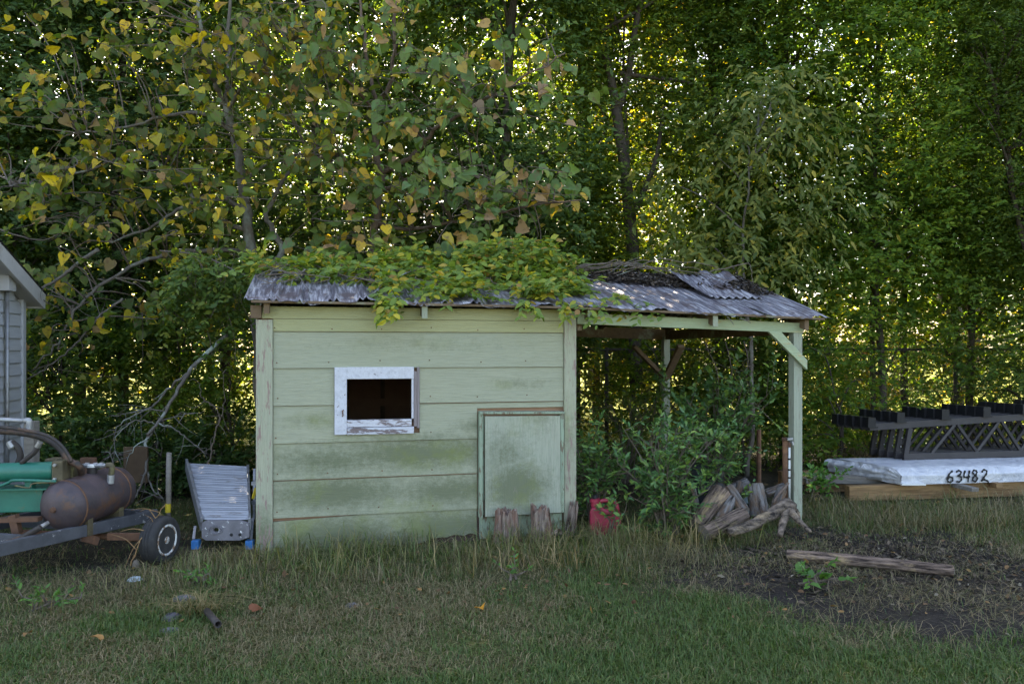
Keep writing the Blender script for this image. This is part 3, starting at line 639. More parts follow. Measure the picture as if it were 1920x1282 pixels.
    MB().prism([(u0-.075, z0), (u0+.05, z0), (u1+.005, z1+.045), (u1+.005, z1-.045)], -.066, -.026).build('brace', M['beam_paint'], shed, bevel=.003)
    b = MB().bar((PU-.42, DEP-.085, 1.60), (PU+.02, DEP-.085, 1.18), .045, .09, (0, 1, 0)).build('brace', M['rafter'], shed, bevel=.003)
    b = MB().bar((PU+.02, DEP-.50, 1.60), (PU+.02, DEP-.06, 1.20), .045, .09, (1, 0, 0)).build('brace', M['rafter'], shed, bevel=.003)
    for u in (.05, 1.26, 2.655, 3.81, 4.72):
        f = MB(); wz = .095 if u > 1 else .08
        for (va, vb) in ((-.105, RIDGE_V), (RIDGE_V, DEP+.10)):
            za, zb_ = roof_z(u, va)-.022, roof_z(u, vb)-.022
            f.add([(u, va, za-wz), (u+.042, va, za-wz), (u+.042, vb, zb_-wz), (u, vb, zb_-wz), (u, va, za), (u+.042, va, za), (u+.042, vb, zb_), (u, vb, zb_)],
                  [(0,3,2,1),(4,5,6,7),(0,1,5,4),(1,2,6,5),(2,3,7,6),(3,0,4,7)])
        f.build('rafter', M['rafter'], shed)
        if u in (1.26, 2.655, 3.81):
            za = roof_z(u, -.112) - .022
            MB().box((u-.002, -.118, za-wz-.004), (u+.044, -.1065, za-.002)).build('rafter_end', M['post_paint'], shed, bevel=.002)
    for va in (-.10, .42, .95, 1.36, 1.52, 2.0, 2.55, 2.93):
        m_ = MB(); us = np.linspace(-.04, UE+.1, 9)
        for a_, c_ in zip(us[:-1], us[1:]):
            za, zc = roof_z(a_, va)-.003, roof_z(c_, va)-.003
            m_.add([(a_, va-.045, za-.019), (c_, va-.045, zc-.019), (c_, va+.045, zc-.019), (a_, va+.045, za-.019), (a_, va-.045, za-.001), (c_, va-.045, zc-.001), (c_, va+.045, zc-.001), (a_, va+.045, za-.001)],
                  [(0,3,2,1),(4,5,6,7),(0,1,5,4),(2,3,7,6)] + ([(3,0,4,7)] if a_ == us[0] else []) + ([(1,2,6,5)] if c_ == us[-1] else []))
        m_.build('purlin', M['rafter'], shed)
    # roofing sheets; left half in wide pans with paired ribs, right half finely corrugated
    nr = np.random.default_rng(5)
    edges = [-.06, .52, 1.18, 1.86, 2.5, 3.12, 3.72, 4.30, 4.97]
    for side in (0, 1):
        for i in range(8):
            ua, ub = edges[i] - .03, edges[i+1] + .01
            nu, nv = 56, 12; U = np.linspace(ua, ub, nu); Vv = np.linspace(0, 1, nv)
            ext = .015*nr.random() - .005; P = np.zeros((nv, nu, 3)); ph = nr.random()*9
            skew = nr.normal(0, .012)
            for a_, t in enumerate(Vv):
                for b_, u in enumerate(U):
                    v = (-.15 - ext) + (RIDGE_V + .15 + ext)*t if side == 0 else (DEP + .15 + ext) - (DEP + .15 + ext - RIDGE_V)*t
                    if i < 3:
                        q = (u % .225)/.225; rib = .030*(math.exp(-((q-.42)/.055)**2) + math.exp(-((q-.64)/.055)**2))
                    else: rib = .010*(.5 + .5*math.sin(2*math.pi*u/.085))
                    z = roof_z(u, v) + .006 + rib + (.003 if i % 2 else 0) + (.004 if side == 0 and t > .97 else 0)
                    e = max(0, 1 - t/.22)
                    z += e*(.012*math.sin(u*9 + ph) + .010*math.sin(u*23 + ph*2)) - e*.006
                    z += .010*(vnoise(np.array([[u*2.2, v*2.2]]), 1, 7)[0] - .5)
                    P[a_, b_] = (u + skew*t, v + e*.018*math.sin(u*14 + ph), z)
            g = MB().grid(P); o = g.build('roof_sheet', M['roof'], shed, smooth=True)
            s_ = o.modifiers.new('solid', 'SOLIDIFY'); s_.thickness = .0022; s_.offset = 0
    P = np.zeros((3, 30, 3))
    for b_, u in enumerate(np.linspace(-.08, 4.95, 30)):
        for a_, (dv, dz) in enumerate(((-.10, .000), (0, .052), (.10, .000))): P[a_, b_] = (u, RIDGE_V + dv, RIDGE_Z + dz + .006 + .006*math.sin(u*7 + a_))
    o = MB().grid(P).build('ridge_cap', M['roof'], shed); s_ = o.modifiers.new('solid', 'SOLIDIFY'); s_.thickness = .002
build_shed()

# things lying on the shed roof
def on_roof(u, v, dz=0.0): return S2W(u, v, roof_z(u, v) + .03 + dz)
def roof_things():
    rng = np.random.default_rng(8)
    # loose curled sheet of old roofing
    t = thing('scrap_sheet', 'curled loose scrap of corrugated metal lying on the carport roof', 'metal scrap', S2W(4.05, .62, 0), SA)
    P = np.zeros((14, 40, 3))
    for a_, tt in enumerate(np.linspace(0, 1, 14)):
        for b_, s in enumerate(np.linspace(0, 1, 40)):
            u = 4.02 + .62*s - .22*(tt-.3)*.6; v = .40 + .66*tt + .08*s
            z = roof_z(u, v) + .035 + .012*math.sin(s*2*math.pi*7) + .085*tt**1.6*(1-.4*s) + .045*max(0, .2-s)/.2*tt - .02*max(0, s-.85)/.15
            P[a_, b_] = S2W(u, v, z)
    o = MB().grid(P).build('sheet', M['roof'], t, world=True, smooth=True); s_ = o.modifiers.new('solid', 'SOLIDIFY'); s_.thickness = .004
    t = thing('scrap_sheet', 'small bent metal strip lying behind the curled scrap on the roof ridge', 'metal scrap', S2W(4.55, 1.15, 0), SA)
    P = np.zeros((6, 14, 3))
    for a_, tt in enumerate(np.linspace(0, 1, 6)):
        for b_, s in enumerate(np.linspace(0, 1, 14)):
            u = 4.34 + .36*s; v = 1.02 + .2*tt; P[a_, b_] = S2W(u, v, roof_z(u, v) + .075 + .05*tt + .02*math.sin(s*9))
    o = MB().grid(P).build('sheet', M['roof'], t, world=True, smooth=True); s_ = o.modifiers.new('solid', 'SOLIDIFY'); s_.thickness = .004
    # rotted leaves piled below the ridge
    N = 9000; u = rng.uniform(2.6, 4.9, N); q = rng.random(N)**1.4; v = 1.40 - q*(.25 + .55*np.clip((u-2.8)/2.0, 0, 1))
    kk = vnoise(np.stack([u, v], -1), 3.0, 2, 3) > .40; u, v = u[kk], v[kk]; k = len(u)
    P = np.array([on_roof(a, b, .003 + .03*r) for a, b, r in zip(u, v, rng.random(k))])
    V, Fc = leaf_arrays(T_small, P, rng.normal(0, 1, (k, 3))*(1, 1, .3), rng.normal(0, .5, (k, 3)) + (0, 0, 1), .02 + .04*rng.random(k), 1.1)
    tag(link_mesh('roof_leaf_litter', np_mesh('roof_leaf_litter', V, Fc), M['chips']), 'dark rotted leaf litter piled along the carport roof below the ridge', 'leaf litter', kind='stuff')
    # dry vine stems arching over the ridge at the right
    t = thing('dry_vine', 'bare dry vine stems arching over the carport roof ridge', 'vine', on_roof(3.9, 1.35))
    for i in range(9):
        u0 = 2.7 + .25*i*rng.random(); u1 = u0 + 1.0 + .7*rng.random(); pts = []
        for s in np.linspace(0, 1, 12):
            u = u0 + (u1-u0)*s; v = 1.33 - .28*s*rng.uniform(.6, 1.1)*(i % 3)/1.5; pts.append(on_roof(min(u, 4.95), v, .03 + (.10 + .02*(i % 4))*math.sin(math.pi*s) + .012*rng.normal()))
        MB().tube(pts, np.linspace(.007, .003, 12), 5).build('stem', M['twig'], t, world=True)
    t = thing('fallen_twig', 'thin forked dead twig sticking up from the roof ridge beside the creeper', 'twig', on_roof(3.0, 1.3))
    for (a, b) in (((1130, 520), (1205, 480)), ((1170, 500), (1215, 497)), ((1120, 540), (1190, 505))):
        MB().tube([at(*a, 8.2), (at(*a, 8.2)+at(*b, 8.2))/2 + (0, 0, .03), at(*b, 8.2)], [.006, .005, .002], 5).build('stem', M['deadwood'], t, world=True)
    # two small twigs hanging under the front eave
    for lab, a, b in (('short dead twig hanging from the carport eave beside the third rafter end', (1362, 593), (1376, 609)), ('pale curved twig hanging below the carport roof edge near the brace', (1387, 597), (1408, 606))):
        t = thing('hanging_twig', lab, 'twig', at(*a, 7.0)); MB().tube([at(*a, 6.98), at((a[0]+b[0])/2, (a[1]+b[1])/2-2, 6.95), at(*b, 6.93)], [.004, .004, .002], 5).build('stem', M['deadwood'], t, world=True)
roof_things()

# ------------------------------------------------------------------ corner of the neighbouring grey building
def make_house():
    """gable wall receding from the left to its far corner; local x along the wall to that corner, y into the building"""
    Y = 8.2; h = thing('grey_building', 'grey lap sided building corner with sloping eave at the left edge', 'building', (px2x(42, Y), Y, 0), math.radians(101.5))
    z = -.05; ex = .123; sl = .36; zc = 2.10
    while z < 3.1:
        z1 = z + ex; x1 = min(-.065, (zc - .02 - z1)/sl)
        if x1 > -2.5:
            MB().add([(-2.6, -.019, z), (x1, -.019, z), (x1, -.004, z1-.002), (-2.6, -.004, z1-.002), (-2.6, .01, z), (x1, .01, z), (x1, .01, z1-.002), (-2.6, .01, z1-.002)],
                     [(0,1,2,3),(7,6,5,4),(0,4,5,1),(1,5,6,2),(2,6,7,3),(3,7,4,0)]).build('siding_board', M['house_siding'], h)
        z = z1
    MB().box((-.063, -.032, -.05), (.012, .05, zc-.03)).build('corner_trim', M['house_siding'], h, bevel=.003)
    MB().prism([(-2.6, -.05), (-.004, -.05), (-.004, zc-.03), (-2.6, zc + 2.6*sl - .03)], .02, 3.5).build('wall', M['house_siding'], h)
    P = lambda x, y, dz: (x, y, zc - x*sl + dz)
    MB().bar(P(-2.7, -.16, .0), P(.11, -.16, .0), .03, .15).build('fascia', M['house_trim'], h, bevel=.003)
    MB().bar(P(-2.7, -.072, -.05), P(.11, -.072, -.05), .145, .014).build('soffit', M['house_trim'], h)
    MB().bar(P(.124, -.17, -.005), P(.124, 3.5, -.005), .024, .13).build('fascia', M['house_trim'], h, bevel=.003)
    MB().bar(P(-2.7, 1.67, .088), P(.15, 1.67, .088), 3.7, .02).build('roof', M['bracket'], h)
    MB().box((-.62, -.11, 2.12), (-.45, -.024, 2.27)).build('meter_box', M['house_trim'], h, bevel=.006)
    MB().tube([(-.50, -.05, 2.12), (-.50, -.05, 0)], .018, 10).build('conduit', M['galv'], h, smooth=True)
    MB().tube([(-.50, -.05, 1.20), (-.50, -.05, 1.24)], .023, 10).build('coupling', M['galv'], h)
make_house()

# ------------------------------------------------------------------ chain link fence behind the trees
def make_fence():
    f = thing('chain_link_fence', 'rusty chain link fence half lost in the leaves behind the shed', 'fence', (0, 11.1, 0))
    Y = 11.1; H = 1.56; x0, x1 = -8.4, 8.6
    for i, x in enumerate(np.arange(x0, x1+.1, 2.43)): MB().tube([(x, Y+.05, -.1), (x, Y+.05, H+.03)], .028, 8).build('post', M['fence'], f, world=True, smooth=True)
    MB().tube([(x0, Y+.05, H), (x1, Y+.05, H)], .02, 8).build('top_rail', M['fence'], f, world=True, smooth=True)
    p = .065; V = []; Fs = []; r = .0024; k = 0
    nz = int(H/p)
    for i in range(int((x1-x0)/p)):
        for sgn in (1, -1):
            xa = x0 + i*p; pts = [(xa + (sgn*p/2 if j % 2 else 0) + p/2, Y + sgn*.003, j*p/1.0) for j in range(nz+1)]
            for q in pts:
                V += [(q[0]-r, q[1], q[2]), (q[0]+r, q[1]-r, q[2]), (q[0]+r, q[1]+r, q[2])]
            for j in range(nz):
                b = k + j*3
                Fs += [(b, b+1, b+4, b+3), (b+1, b+2, b+5, b+4), (b+2, b, b+3, b+5)]
            k += len(pts)*3
    o = link_mesh('wire_mesh', np_mesh('wire_mesh', V, Fs), M['fence'], f, world=True); o['kind'] = 'stuff'
make_fence()
# ------------------------------------------------------------------ trees
def curve(pts, n=6, wob=0.0, rng=None):
    """smooth polyline through points (Catmull-Rom)"""
    P = np.array(pts, float); P = np.vstack([2*P[0]-P[1], P, 2*P[-1]-P[-2]]); out = []
    for i in range(1, len(P)-2):
        for t in np.arange(n)/n:
            out.append(.5*((2*P[i]) + (-P[i-1]+P[i+1])*t + (2*P[i-1]-5*P[i]+4*P[i+1]-P[i+2])*t*t + (-P[i-1]+3*P[i]-3*P[i+1]+P[i+2])*t**3))
    out.append(P[-2]); out = np.array(out)
    if wob and rng is not None: out[1:-1] += rng.normal(0, wob, out[1:-1].shape)
    return out
def crown_tree(name, label, cat, px, Y, h, r, zmin, nclump, nspray, nleaf, size, T, mat, seed, trunk=.09, group=None, bark='bark', lean=0.0,
               clump_r=.42, L=.38, droop=.15, up_w=1.0, trunk_top=.86, wide_top=False, ry=None, yoff=0.0, n_single=0, gaps=.0, bark_show=True, leaf_name='leaf', topsize=1.0, facing=.0, ztrunk0=-.1, shell=.5, low_thin=0.0, inner=0):
    rng = np.random.default_rng(seed); x = px2x(px, Y); ry = ry or r*.85
    t = thing(name, label, cat, (x, Y, 0), 0, group)
    tr = curve([(x, Y, ztrunk0), (x + lean*.25 + rng.normal(0, .06), Y + rng.normal(0, .05), h*.3), (x + lean*.6 + rng.normal(0, .10), Y + rng.normal(0, .1), h*.58), (x + lean, Y, h*trunk_top)], 6, .015, rng)
    MB().tube(tr, np.linspace(trunk, trunk*.25, len(tr)), 8).build('trunk', M[bark], t, world=True, smooth=True)
    # clump centres
    C = []
    while len(C) < nclump:
        m = nclump*3; z = zmin + (h - zmin)*rng.random(m)**.95; q = (z - zmin)/(h - zmin)
        prof = np.sin(np.pi*np.clip(.12 + .80*q, 0, 1))**.55 if not wide_top else np.clip(.45 + .8*q, 0, 1)*np.sin(np.pi*np.clip(.2+.72*q, 0, 1))**.5
        a = rng.random(m)*2*np.pi; R = np.sqrt(rng.random(m))*(1-shell) + shell*rng.random(m)**.35
        R = np.clip(R, 0, 1)*prof
        c = np.stack([x + lean*q + R*r*np.cos(a), Y + yoff + R*ry*np.sin(a), z], -1)
        if gaps: c = c[vnoise(c, .9, seed, 2) > gaps]
        C.extend(c.tolist())
    C = np.array(C)
    if low_thin: C = C[(C[:, 2] > 2.3) | (rng.random(len(C)) > low_thin)]
    C = C[:nclump]; nclump = len(C)
    # limbs to part of the clumps
    lb = MB(); pick = rng.permutation(nclump)[:max(8, nclump//4)]
    for i in pick:
        c = C[i]; k = np.argmin(np.abs(tr[:, 2] - max(.3, c[2] - .35*np.hypot(c[0]-x, c[1]-Y) - .25))); s = tr[k]
        mid = (s + c)/2 + (0, 0, .12) + rng.normal(0, .06, 3); d = np.linalg.norm(c - s)
        lb.tube(curve([s, mid, c], 3), np.linspace(trunk*.30 + .004, .006, 7), 4, cap=False)
    lb.build('limbs', M[bark], t, world=True, smooth=True)['kind'] = 'stuff'
    Cr = np.repeat(C, nspray, 0); N = len(Cr)
    O = Cr + rng.normal(0, clump_r*.55, (N, 3))*(1, 1, .75)
    axis_x = x + lean*np.clip((O[:, 2])/h, 0, 1)
    out = nrm(np.stack([O[:, 0] - axis_x, O[:, 1] - Y, (O[:, 2] - Cr[:, 2])*1.2], -1))
    D = nrm(out + rng.normal(0, .55, (N, 3)) + (0, 0, .12)); Ls = L*(.6 + .8*rng.random(N))
    pos, ax, nn = sprays(rng, O, D, Ls, nleaf, droop=droop, up_w=up_w, out=np.tile((0, -facing, 0), (N, 1)) + .35*out)
    sz = size*(.65 + .7*rng.random(len(pos)))*(1 + (topsize-1)*np.clip((pos[:, 2]-6.6)/.8, 0, 1))
    if topsize > 1:
        keep = (rng.random(len(pos)) < np.where(pos[:, 2] > 7.4, 1/topsize**1.3, 1)); pos, ax, nn, sz = pos[keep], ax[keep], nn[keep], sz[keep]
    if inner:        # the dense shaded heart of the crown
        m = int(inner*h); z = max(zmin, 1.9) + (h - max(zmin, 1.9))*rng.random(m); a_ = rng.random(m)*2*np.pi; q_ = np.sqrt(rng.random(m))*.62*np.sin(np.pi*np.clip(.15 + .75*(z - zmin)/(h - zmin), 0, 1))**.5
        ip = np.stack([x + lean*z/h + q_*r*np.cos(a_), Y + .25 + q_*ry*np.sin(a_), z], -1); ip = ip[vnoise(ip, .9, seed, 2) > .30]
        V, Fc = leaf_arrays(T, ip, rng.normal(0, 1, ip.shape), rng.normal(0, .6, ip.shape) + (0, -.5, .5), size*(1.7 + .9*rng.random(len(ip)))); link_mesh('inner_crown', np_mesh('inner_crown', V, Fc), M[mat], t, world=True)['kind'] = 'stuff'
    ok = pos[:, 2] > .03; foliage(t, T, pos[ok], ax[ok], nn[ok], sz[ok], M[mat], n_single, name='crown', kind=None if not n_single else 'stuff', leaf_name=leaf_name, rng=rng)
    return t
def forest():
    g1 = 'evergreen trees in the row behind the shed'
    k = dict(T=T_small, topsize=1.9)
    E = [ # px, Y, h, r, zmin, clumps, label, mat
        (40, 10.7, 12.2, 1.35, 1.2, 269, 'dark evergreen tree at the left edge, rising behind the grey building', 'evergreen_blue'),
        (235, 11.3, 12.6, 1.40, 1.25, 241, 'dark evergreen tree behind the yellowing heart leaved branches, left of their trunk', 'evergreen_blue'),
        (415, 12.0, 12.4, 1.35, 1.3, 213, 'evergreen tree directly behind the trunk of the yellowing tree', 'evergreen'),
        (590, 10.9, 12.6, 1.25, 1.2, 284, 'dark glossy evergreen between the two heart leaved trees', 'evergreen_blue'),
        (775, 11.7, 12.7, 1.35, .8, 269, 'evergreen tree behind the reddish stemmed heart leaved tree', 'evergreen'),
        (950, 10.7, 12.8, 1.20, .5, 326, 'dense dark evergreen with narrow leaves above the roof creeper', 'evergreen_blue'),
        (1075, 11.9, 12.2, 1.10, .6, 213, 'evergreen tree above the right corner of the closed shed, left of the forked trunk', 'evergreen'),
        (1345, 11.8, 12.4, 1.25, .4, 298, 'dense evergreen tree behind the middle of the carport roof', 'evergreen'),
    ]
    for i, (px, Y, h, r, zm, nc, lab, mt) in enumerate(E):
        crown_tree('evergreen_tree', lab, 'tree', px, Y, h, r, zm, nc, 20, 10, .085, mat=mt, seed=100+i, trunk=.085, group=g1, inner=330, lean=(-1)**i*.15, gaps=.33, facing=.65, **k)
    g2 = 'fine leaved trees in the hedge at the right'
    Fn = [(1490, 11.2, 12.4, 1.35, .25, 426, 'fine leaved tree behind the right end of the carport roof', 'fine', .062),
          (1660, 10.9, 12.0, 1.45, .30, 476, 'broad fine leaved tree rising behind the stacked trusses', 'fine', .066),
          (1815, 11.3, 12.2, 1.40, .35, 408, 'fine leaved tree with light sprays above the trusses near the right edge', 'fine', .064),
          (1950, 10.5, 12.4, 1.25, .4, 391, 'dark fine leaved tree cut by the right edge', 'evergreen', .062)]
    for i, (px, Y, h, r, zm, nc, lab, mt, s) in enumerate(Fn):
        crown_tree('fine_leaved_tree', lab, 'tree', px, Y, h, r, zm, nc, 22, 11, s, mat=mt, seed=140+i, trunk=.055, group=g2, low_thin=.66, inner=330, lean=(-1)**i*.12, gaps=.30, facing=.75, L=.34, **k)
    crown_tree('cedar_tree', 'greyish drooping cedar bough mass high at the right edge', 'tree', 2010, 9.9, 5.6, .95, 2.9, 100, 26, 12, .045, mat='evergreen', seed=160, trunk=.06, T=T_small, droop=.4, gaps=.3, L=.3, lean=-.95)
    # slender forked tree with its trunk in sight
    t = crown_tree('forked_tree', 'tall tree with dark forked trunk and one sawn stub, above the carport', 'tree', 1185, 11.2, 12.0, 1.0, 1.0, 150, 18, 10, .075, mat='evergreen', seed=170, trunk=.03, T=T_small, gaps=.42, topsize=1.6)
    Yf = 11.15; a = lambda l: [at(p, q, Yf) for p, q in l]
    MB().tube(curve(a([(1192, 720), (1188, 500), (1178, 380), (1165, 270), (1155, 205)]), 5), np.linspace(.095, .07, 21), 10).build('trunk', M['bark'], t, world=True, smooth=True)
    MB().tube(curve(a([(1157, 215), (1148, 160), (1132, 88)]), 4), np.linspace(.065, .05, 9), 9).build('stub', M['bark'], t, world=True, smooth=True)
    MB().lathe([(0, .052), (.012, .05), (.014, .0)], at(1132, 87, Yf), (-.2, -.3, 1), 10).build('cut_end', M['cut_end'], t, world=True)
    MB().tube(curve(a([(1157, 210), (1178, 140), (1190, 60), (1215, -60)]), 5), np.linspace(.055, .035, 16), 8).build('limb', M['bark'], t, world=True, smooth=True)
    MB().tube(curve(a([(1163, 138), (1215, 145), (1262, 150), (1300, 158)]), 4), np.linspace(.035, .018, 13), 6).build('limb', M['bark'], t, world=True, smooth=True)
    MB().tube(curve(a([(1125, 60), (1170, 35), (1212, 12), (1250, -20)]), 4), np.linspace(.03, .018, 13), 6).build('limb', M['bark'], t, world=True, smooth=True)
    MB().tube(curve(a([(1190, 395), (1215, 340), (1232, 290), (1245, 200)]), 4), np.linspace(.05, .025, 13), 6).build('limb', M['bark'], t, world=True, smooth=True)
    # tree with drooping dull leaves overhanging the carport
    crown_tree('drooping_tree', 'tree with long drooping dull green leaves hanging over the carport', 'tree', 1400, 9.95, 4.9, 1.2, 2.35, 44, 10, 8, .105, T=T_lance, mat='olive', seed=180, trunk=.035, bark='bark_pale', droop=.75, facing=.7, up_w=.5, n_single=300, gaps=.46, L=.45, lean=.12, ry=.6, yoff=-.2, clump_r=.46, shell=.1)
    # sunlit trees standing in the open beyond the row
    Sg = 'sunlit yellow green trees beyond the evergreen row'
    Sn = [(150, 16.0, 9.8, 2.0, .6, 130, 'sunlit yellow green tree glimpsed between the grey building and the dead branch'), (420, 17.2, 10.5, 2.2, .5, 140, 'sunlit yellow tree glimpsed behind the lower yellowing branches'), (700, 18.0, 10.6, 2.1, .9, 130, 'sunlit tree glimpsed low behind the roof creeper'),
          (1120, 16.5, 11.0, 2.0, .6, 150, 'bright yellow green tree glimpsed behind the forked trunk'), (1290, 18.0, 10.6, 2.1, .4, 130, 'sunlit tree glimpsed through the open carport bay'), (1560, 15.8, 6.6, 2.0, .2, 80, 'sunlit yellow green tree glimpsed above the white wrapped bundle'),
          (1800, 16.2, 6.8, 2.1, .2, 85, 'sunlit yellow green tree glimpsed above the trusses at the right')]
    for i, (px, Y, h, r, zm, nc, lab) in enumerate(Sn):
        crown_tree('sunlit_tree', lab, 'tree', px, Y, h, r, zm, nc, 12, 9, .135, T=T_small, mat='yellow', seed=200+i, trunk=.09, group=Sg, gaps=.36, clump_r=.5, L=.45)
    for i, (px, h) in enumerate(((60, 13), (330, 13.5), (560, 13), (830, 14), (1010, 13), (1210, 13.5), (1430, 13), (1680, 14), (1930, 13))):
        crown_tree('sunlit_tree', 'tall sunlit tree filling the gaps high behind the ' + ('grey building', 'yellowing tree', 'left heart leaved branches', 'green heart leaved tree', 'creeper mound', 'forked trunk', 'drooping leaved tree', 'broad fine leaved tree', 'right edge of the hedge')[i], 'tree', px, 22 + (i % 3), h-1, 2.5, 3.6 if i < 6 else 5.5, 100 if i < 6 else 70, 12, 9, .19, T=T_small, mat='yellow' if i % 2 else 'fine', seed=230+i, trunk=.14, group=Sg, gaps=.30, clump_r=.6, L=.6)
    # leaning bare trunks at the top right
    t = thing('leaning_trunk', 'pale bare leaning tree trunk at the top right', 'tree', at(1735, 655, 13.5)*(1, 1, 0)); MB().tube(curve([at(1790, 700, 13.5), at(1755, 300, 13.5), at(1718, 60, 13.5), at(1685, -60, 13.5)], 5), np.linspace(.19, .12, 16), 9).build('trunk', M['bark_pale'], t, world=True, smooth=True)
    t = thing('upright_trunk', 'dull straight tree trunk at the top right, beside the leaning one', 'tree', at(1812, 655, 14.5)*(1, 1, 0)); MB().tube(curve([at(1820, 700, 14.5), at(1815, 300, 14.5), at(1812, 60, 14.5), at(1805, -80, 14.5)], 5), np.linspace(.17, .10, 16), 9).build('trunk', M['bark'], t, world=True, smooth=True)
    # thin dark trunks in the gaps
    for i, (px, y0, y1, Y, r, lab) in enumerate(((150, 770, 600, 12.2, .10, 'dark upright trunk in the gap right of the grey building'), (300, 800, 610, 12.4, .13, 'thick dark trunk in the low gap behind the dead branch'), (395, 800, 560, 12.0, .06, 'thin dark trunk in the low gap, left of the shed'), (1640, 850, 560, 11.6, .045, 'thin upright stem behind the left end of the trusses'), (1700, 850, 600, 11.7, .06, 'dark stem behind the second bracket stack of the trusses'), (1785, 850, 610, 11.7, .05, 'grey stem behind the third bracket stack of the trusses'))):
        t = thing('tree_trunk', lab, 'tree', (px2x(px, Y), Y, 0), 0, 'trunks in the gaps of the tree row'); rr = np.random.default_rng(300+i)
        MB().tube(curve([(px2x(px, Y), Y, -.1), at(px+rr.normal(0, 6), 640, Y), at(px+rr.normal(0, 10), y1-100, Y), at(px+rr.normal(0, 14), y1-300, Y)], 5), np.linspace(r, r*.6, 16), 8).build('trunk', M['bark'], t, world=True, smooth=True)
    # far trees closing the view
    fg = 'far trees closing the view'
    for i, px in enumerate((-330, -60, 190, 430, 660, 880, 1110, 1330, 1560, 1790, 2030, 2260)):
        Y = 33 + 4*((i*7) % 3)
        crown_tree('far_tree', 'distant sunlit leafy tree seen only through gaps in the evergreen row', 'tree', px, Y, 9.5 + (i*5 % 4)*.9, 3.4, .3, 60, 9, 8, .34, T=T_small, mat='yellow' if i % 3 else 'fine', seed=400+i, trunk=.2, group=fg, clump_r=1.0, L=.9)
    # unseen trees added just outside the frame to cast shade into it
    for i, (px, Y, r) in enumerate(((-110, 10.9, 1.8), (-330, 11.0, 1.7), (-560, 11.5, 1.8), (2110, 11.0, 1.6))):
        crown_tree('evergreen_tree', ('unseen dark evergreen tree added for shade just outside the left edge', 'unseen dark evergreen tree added for shade, second beyond the left edge', 'unseen dark evergreen tree added for shade farthest beyond the left edge', 'unseen dark evergreen tree added for shade beyond the right edge')[i], 'tree', px, Y, 12.5, r, .6, 300, 14, 9, .14, T=T_small, mat='evergreen', seed=440+i, trunk=.1, group=g1)
    # low shrubs under the trees
    sg = 'low shrubs along the fence'
    S = [(95, 820, 9.6, .62, .55, 'laurel', 'low dark shrub beside the grey building wall'), (225, 815, 9.4, .60, .45, 'evergreen_blue', 'low shrub behind the rusty tank'), (350, 760, 10.2, .75, .85, 'evergreen', 'shrub behind the dead branch, left of the shed'), (440, 720, 9.9, .6, 1.0, 'fine', 'yellow green shrub against the left side of the shed'), (400, 850, 8.9, .5, .35, 'evergreen_blue', 'dark low shrub behind the ladder'),
         (1120, 700, 12.9, .8, 1.2, 'yellow', 'shrub at the back left of the open carport'), (1230, 720, 10.6, .6, 1.1, 'fine', 'shrub behind the back post of the carport'), (1400, 740, 10.4, .7, 1.2, 'evergreen', 'shrub at the back right of the carport'), (1560, 760, 10.0, .6, 1.1, 'fine', 'shrub between the carport and the trusses'), (1700, 760, 12.8, .9, 1.1, 'yellow', 'shrub behind the trusses, under the broad tree'), (1545, 760, 12.9, .8, 1.2, 'yellow', 'yellow green shrub glimpsed just right of the carport post'), (1625, 760, 13.3, .9, 1.3, 'yellow', 'yellow green shrub glimpsed over the left end of the trusses'), (1785, 760, 13.2, .9, 1.25, 'yellow', 'yellow green shrub glimpsed over the middle of the trusses'), (1235, 740, 13.2, .9, 1.2, 'yellow', 'yellow green shrub glimpsed past the back post of the carport'), (1870, 760, 12.8, .9, 1.1, 'yellow', 'shrub behind the trusses at the right edge')]
    S += [(120, 700, 9.9, .75, 1.25, 'evergreen', 'tall leafy shrub between the grey building and the dead branch'), (270, 700, 10.4, .75, 1.15, 'fine', 'leafy shrub right of the tall one by the grey building'), (180, 760, 10.8, .8, 1.5, 'fine', 'rearmost leafy shrub left of the dead branch'), (340, 690, 10.7, .7, 1.45, 'evergreen', 'dark shrub behind the hanging green creeper'), (300, 850, 8.6, .5, .34, 'evergreen_blue', 'low dark plants behind the grey stake')]
    for i, (px, py, Y, r, h, mt, lab) in enumerate(S):
        crown_tree('shrub', lab, 'shrub', px, Y, h*1.5, r, .05, 30, 10, 9, .075 if mt != 'laurel' else .09, T=T_small, mat=mt, seed=500+i, trunk=.025, group=sg, clump_r=.26, L=.26, trunk_top=.6)
forest()

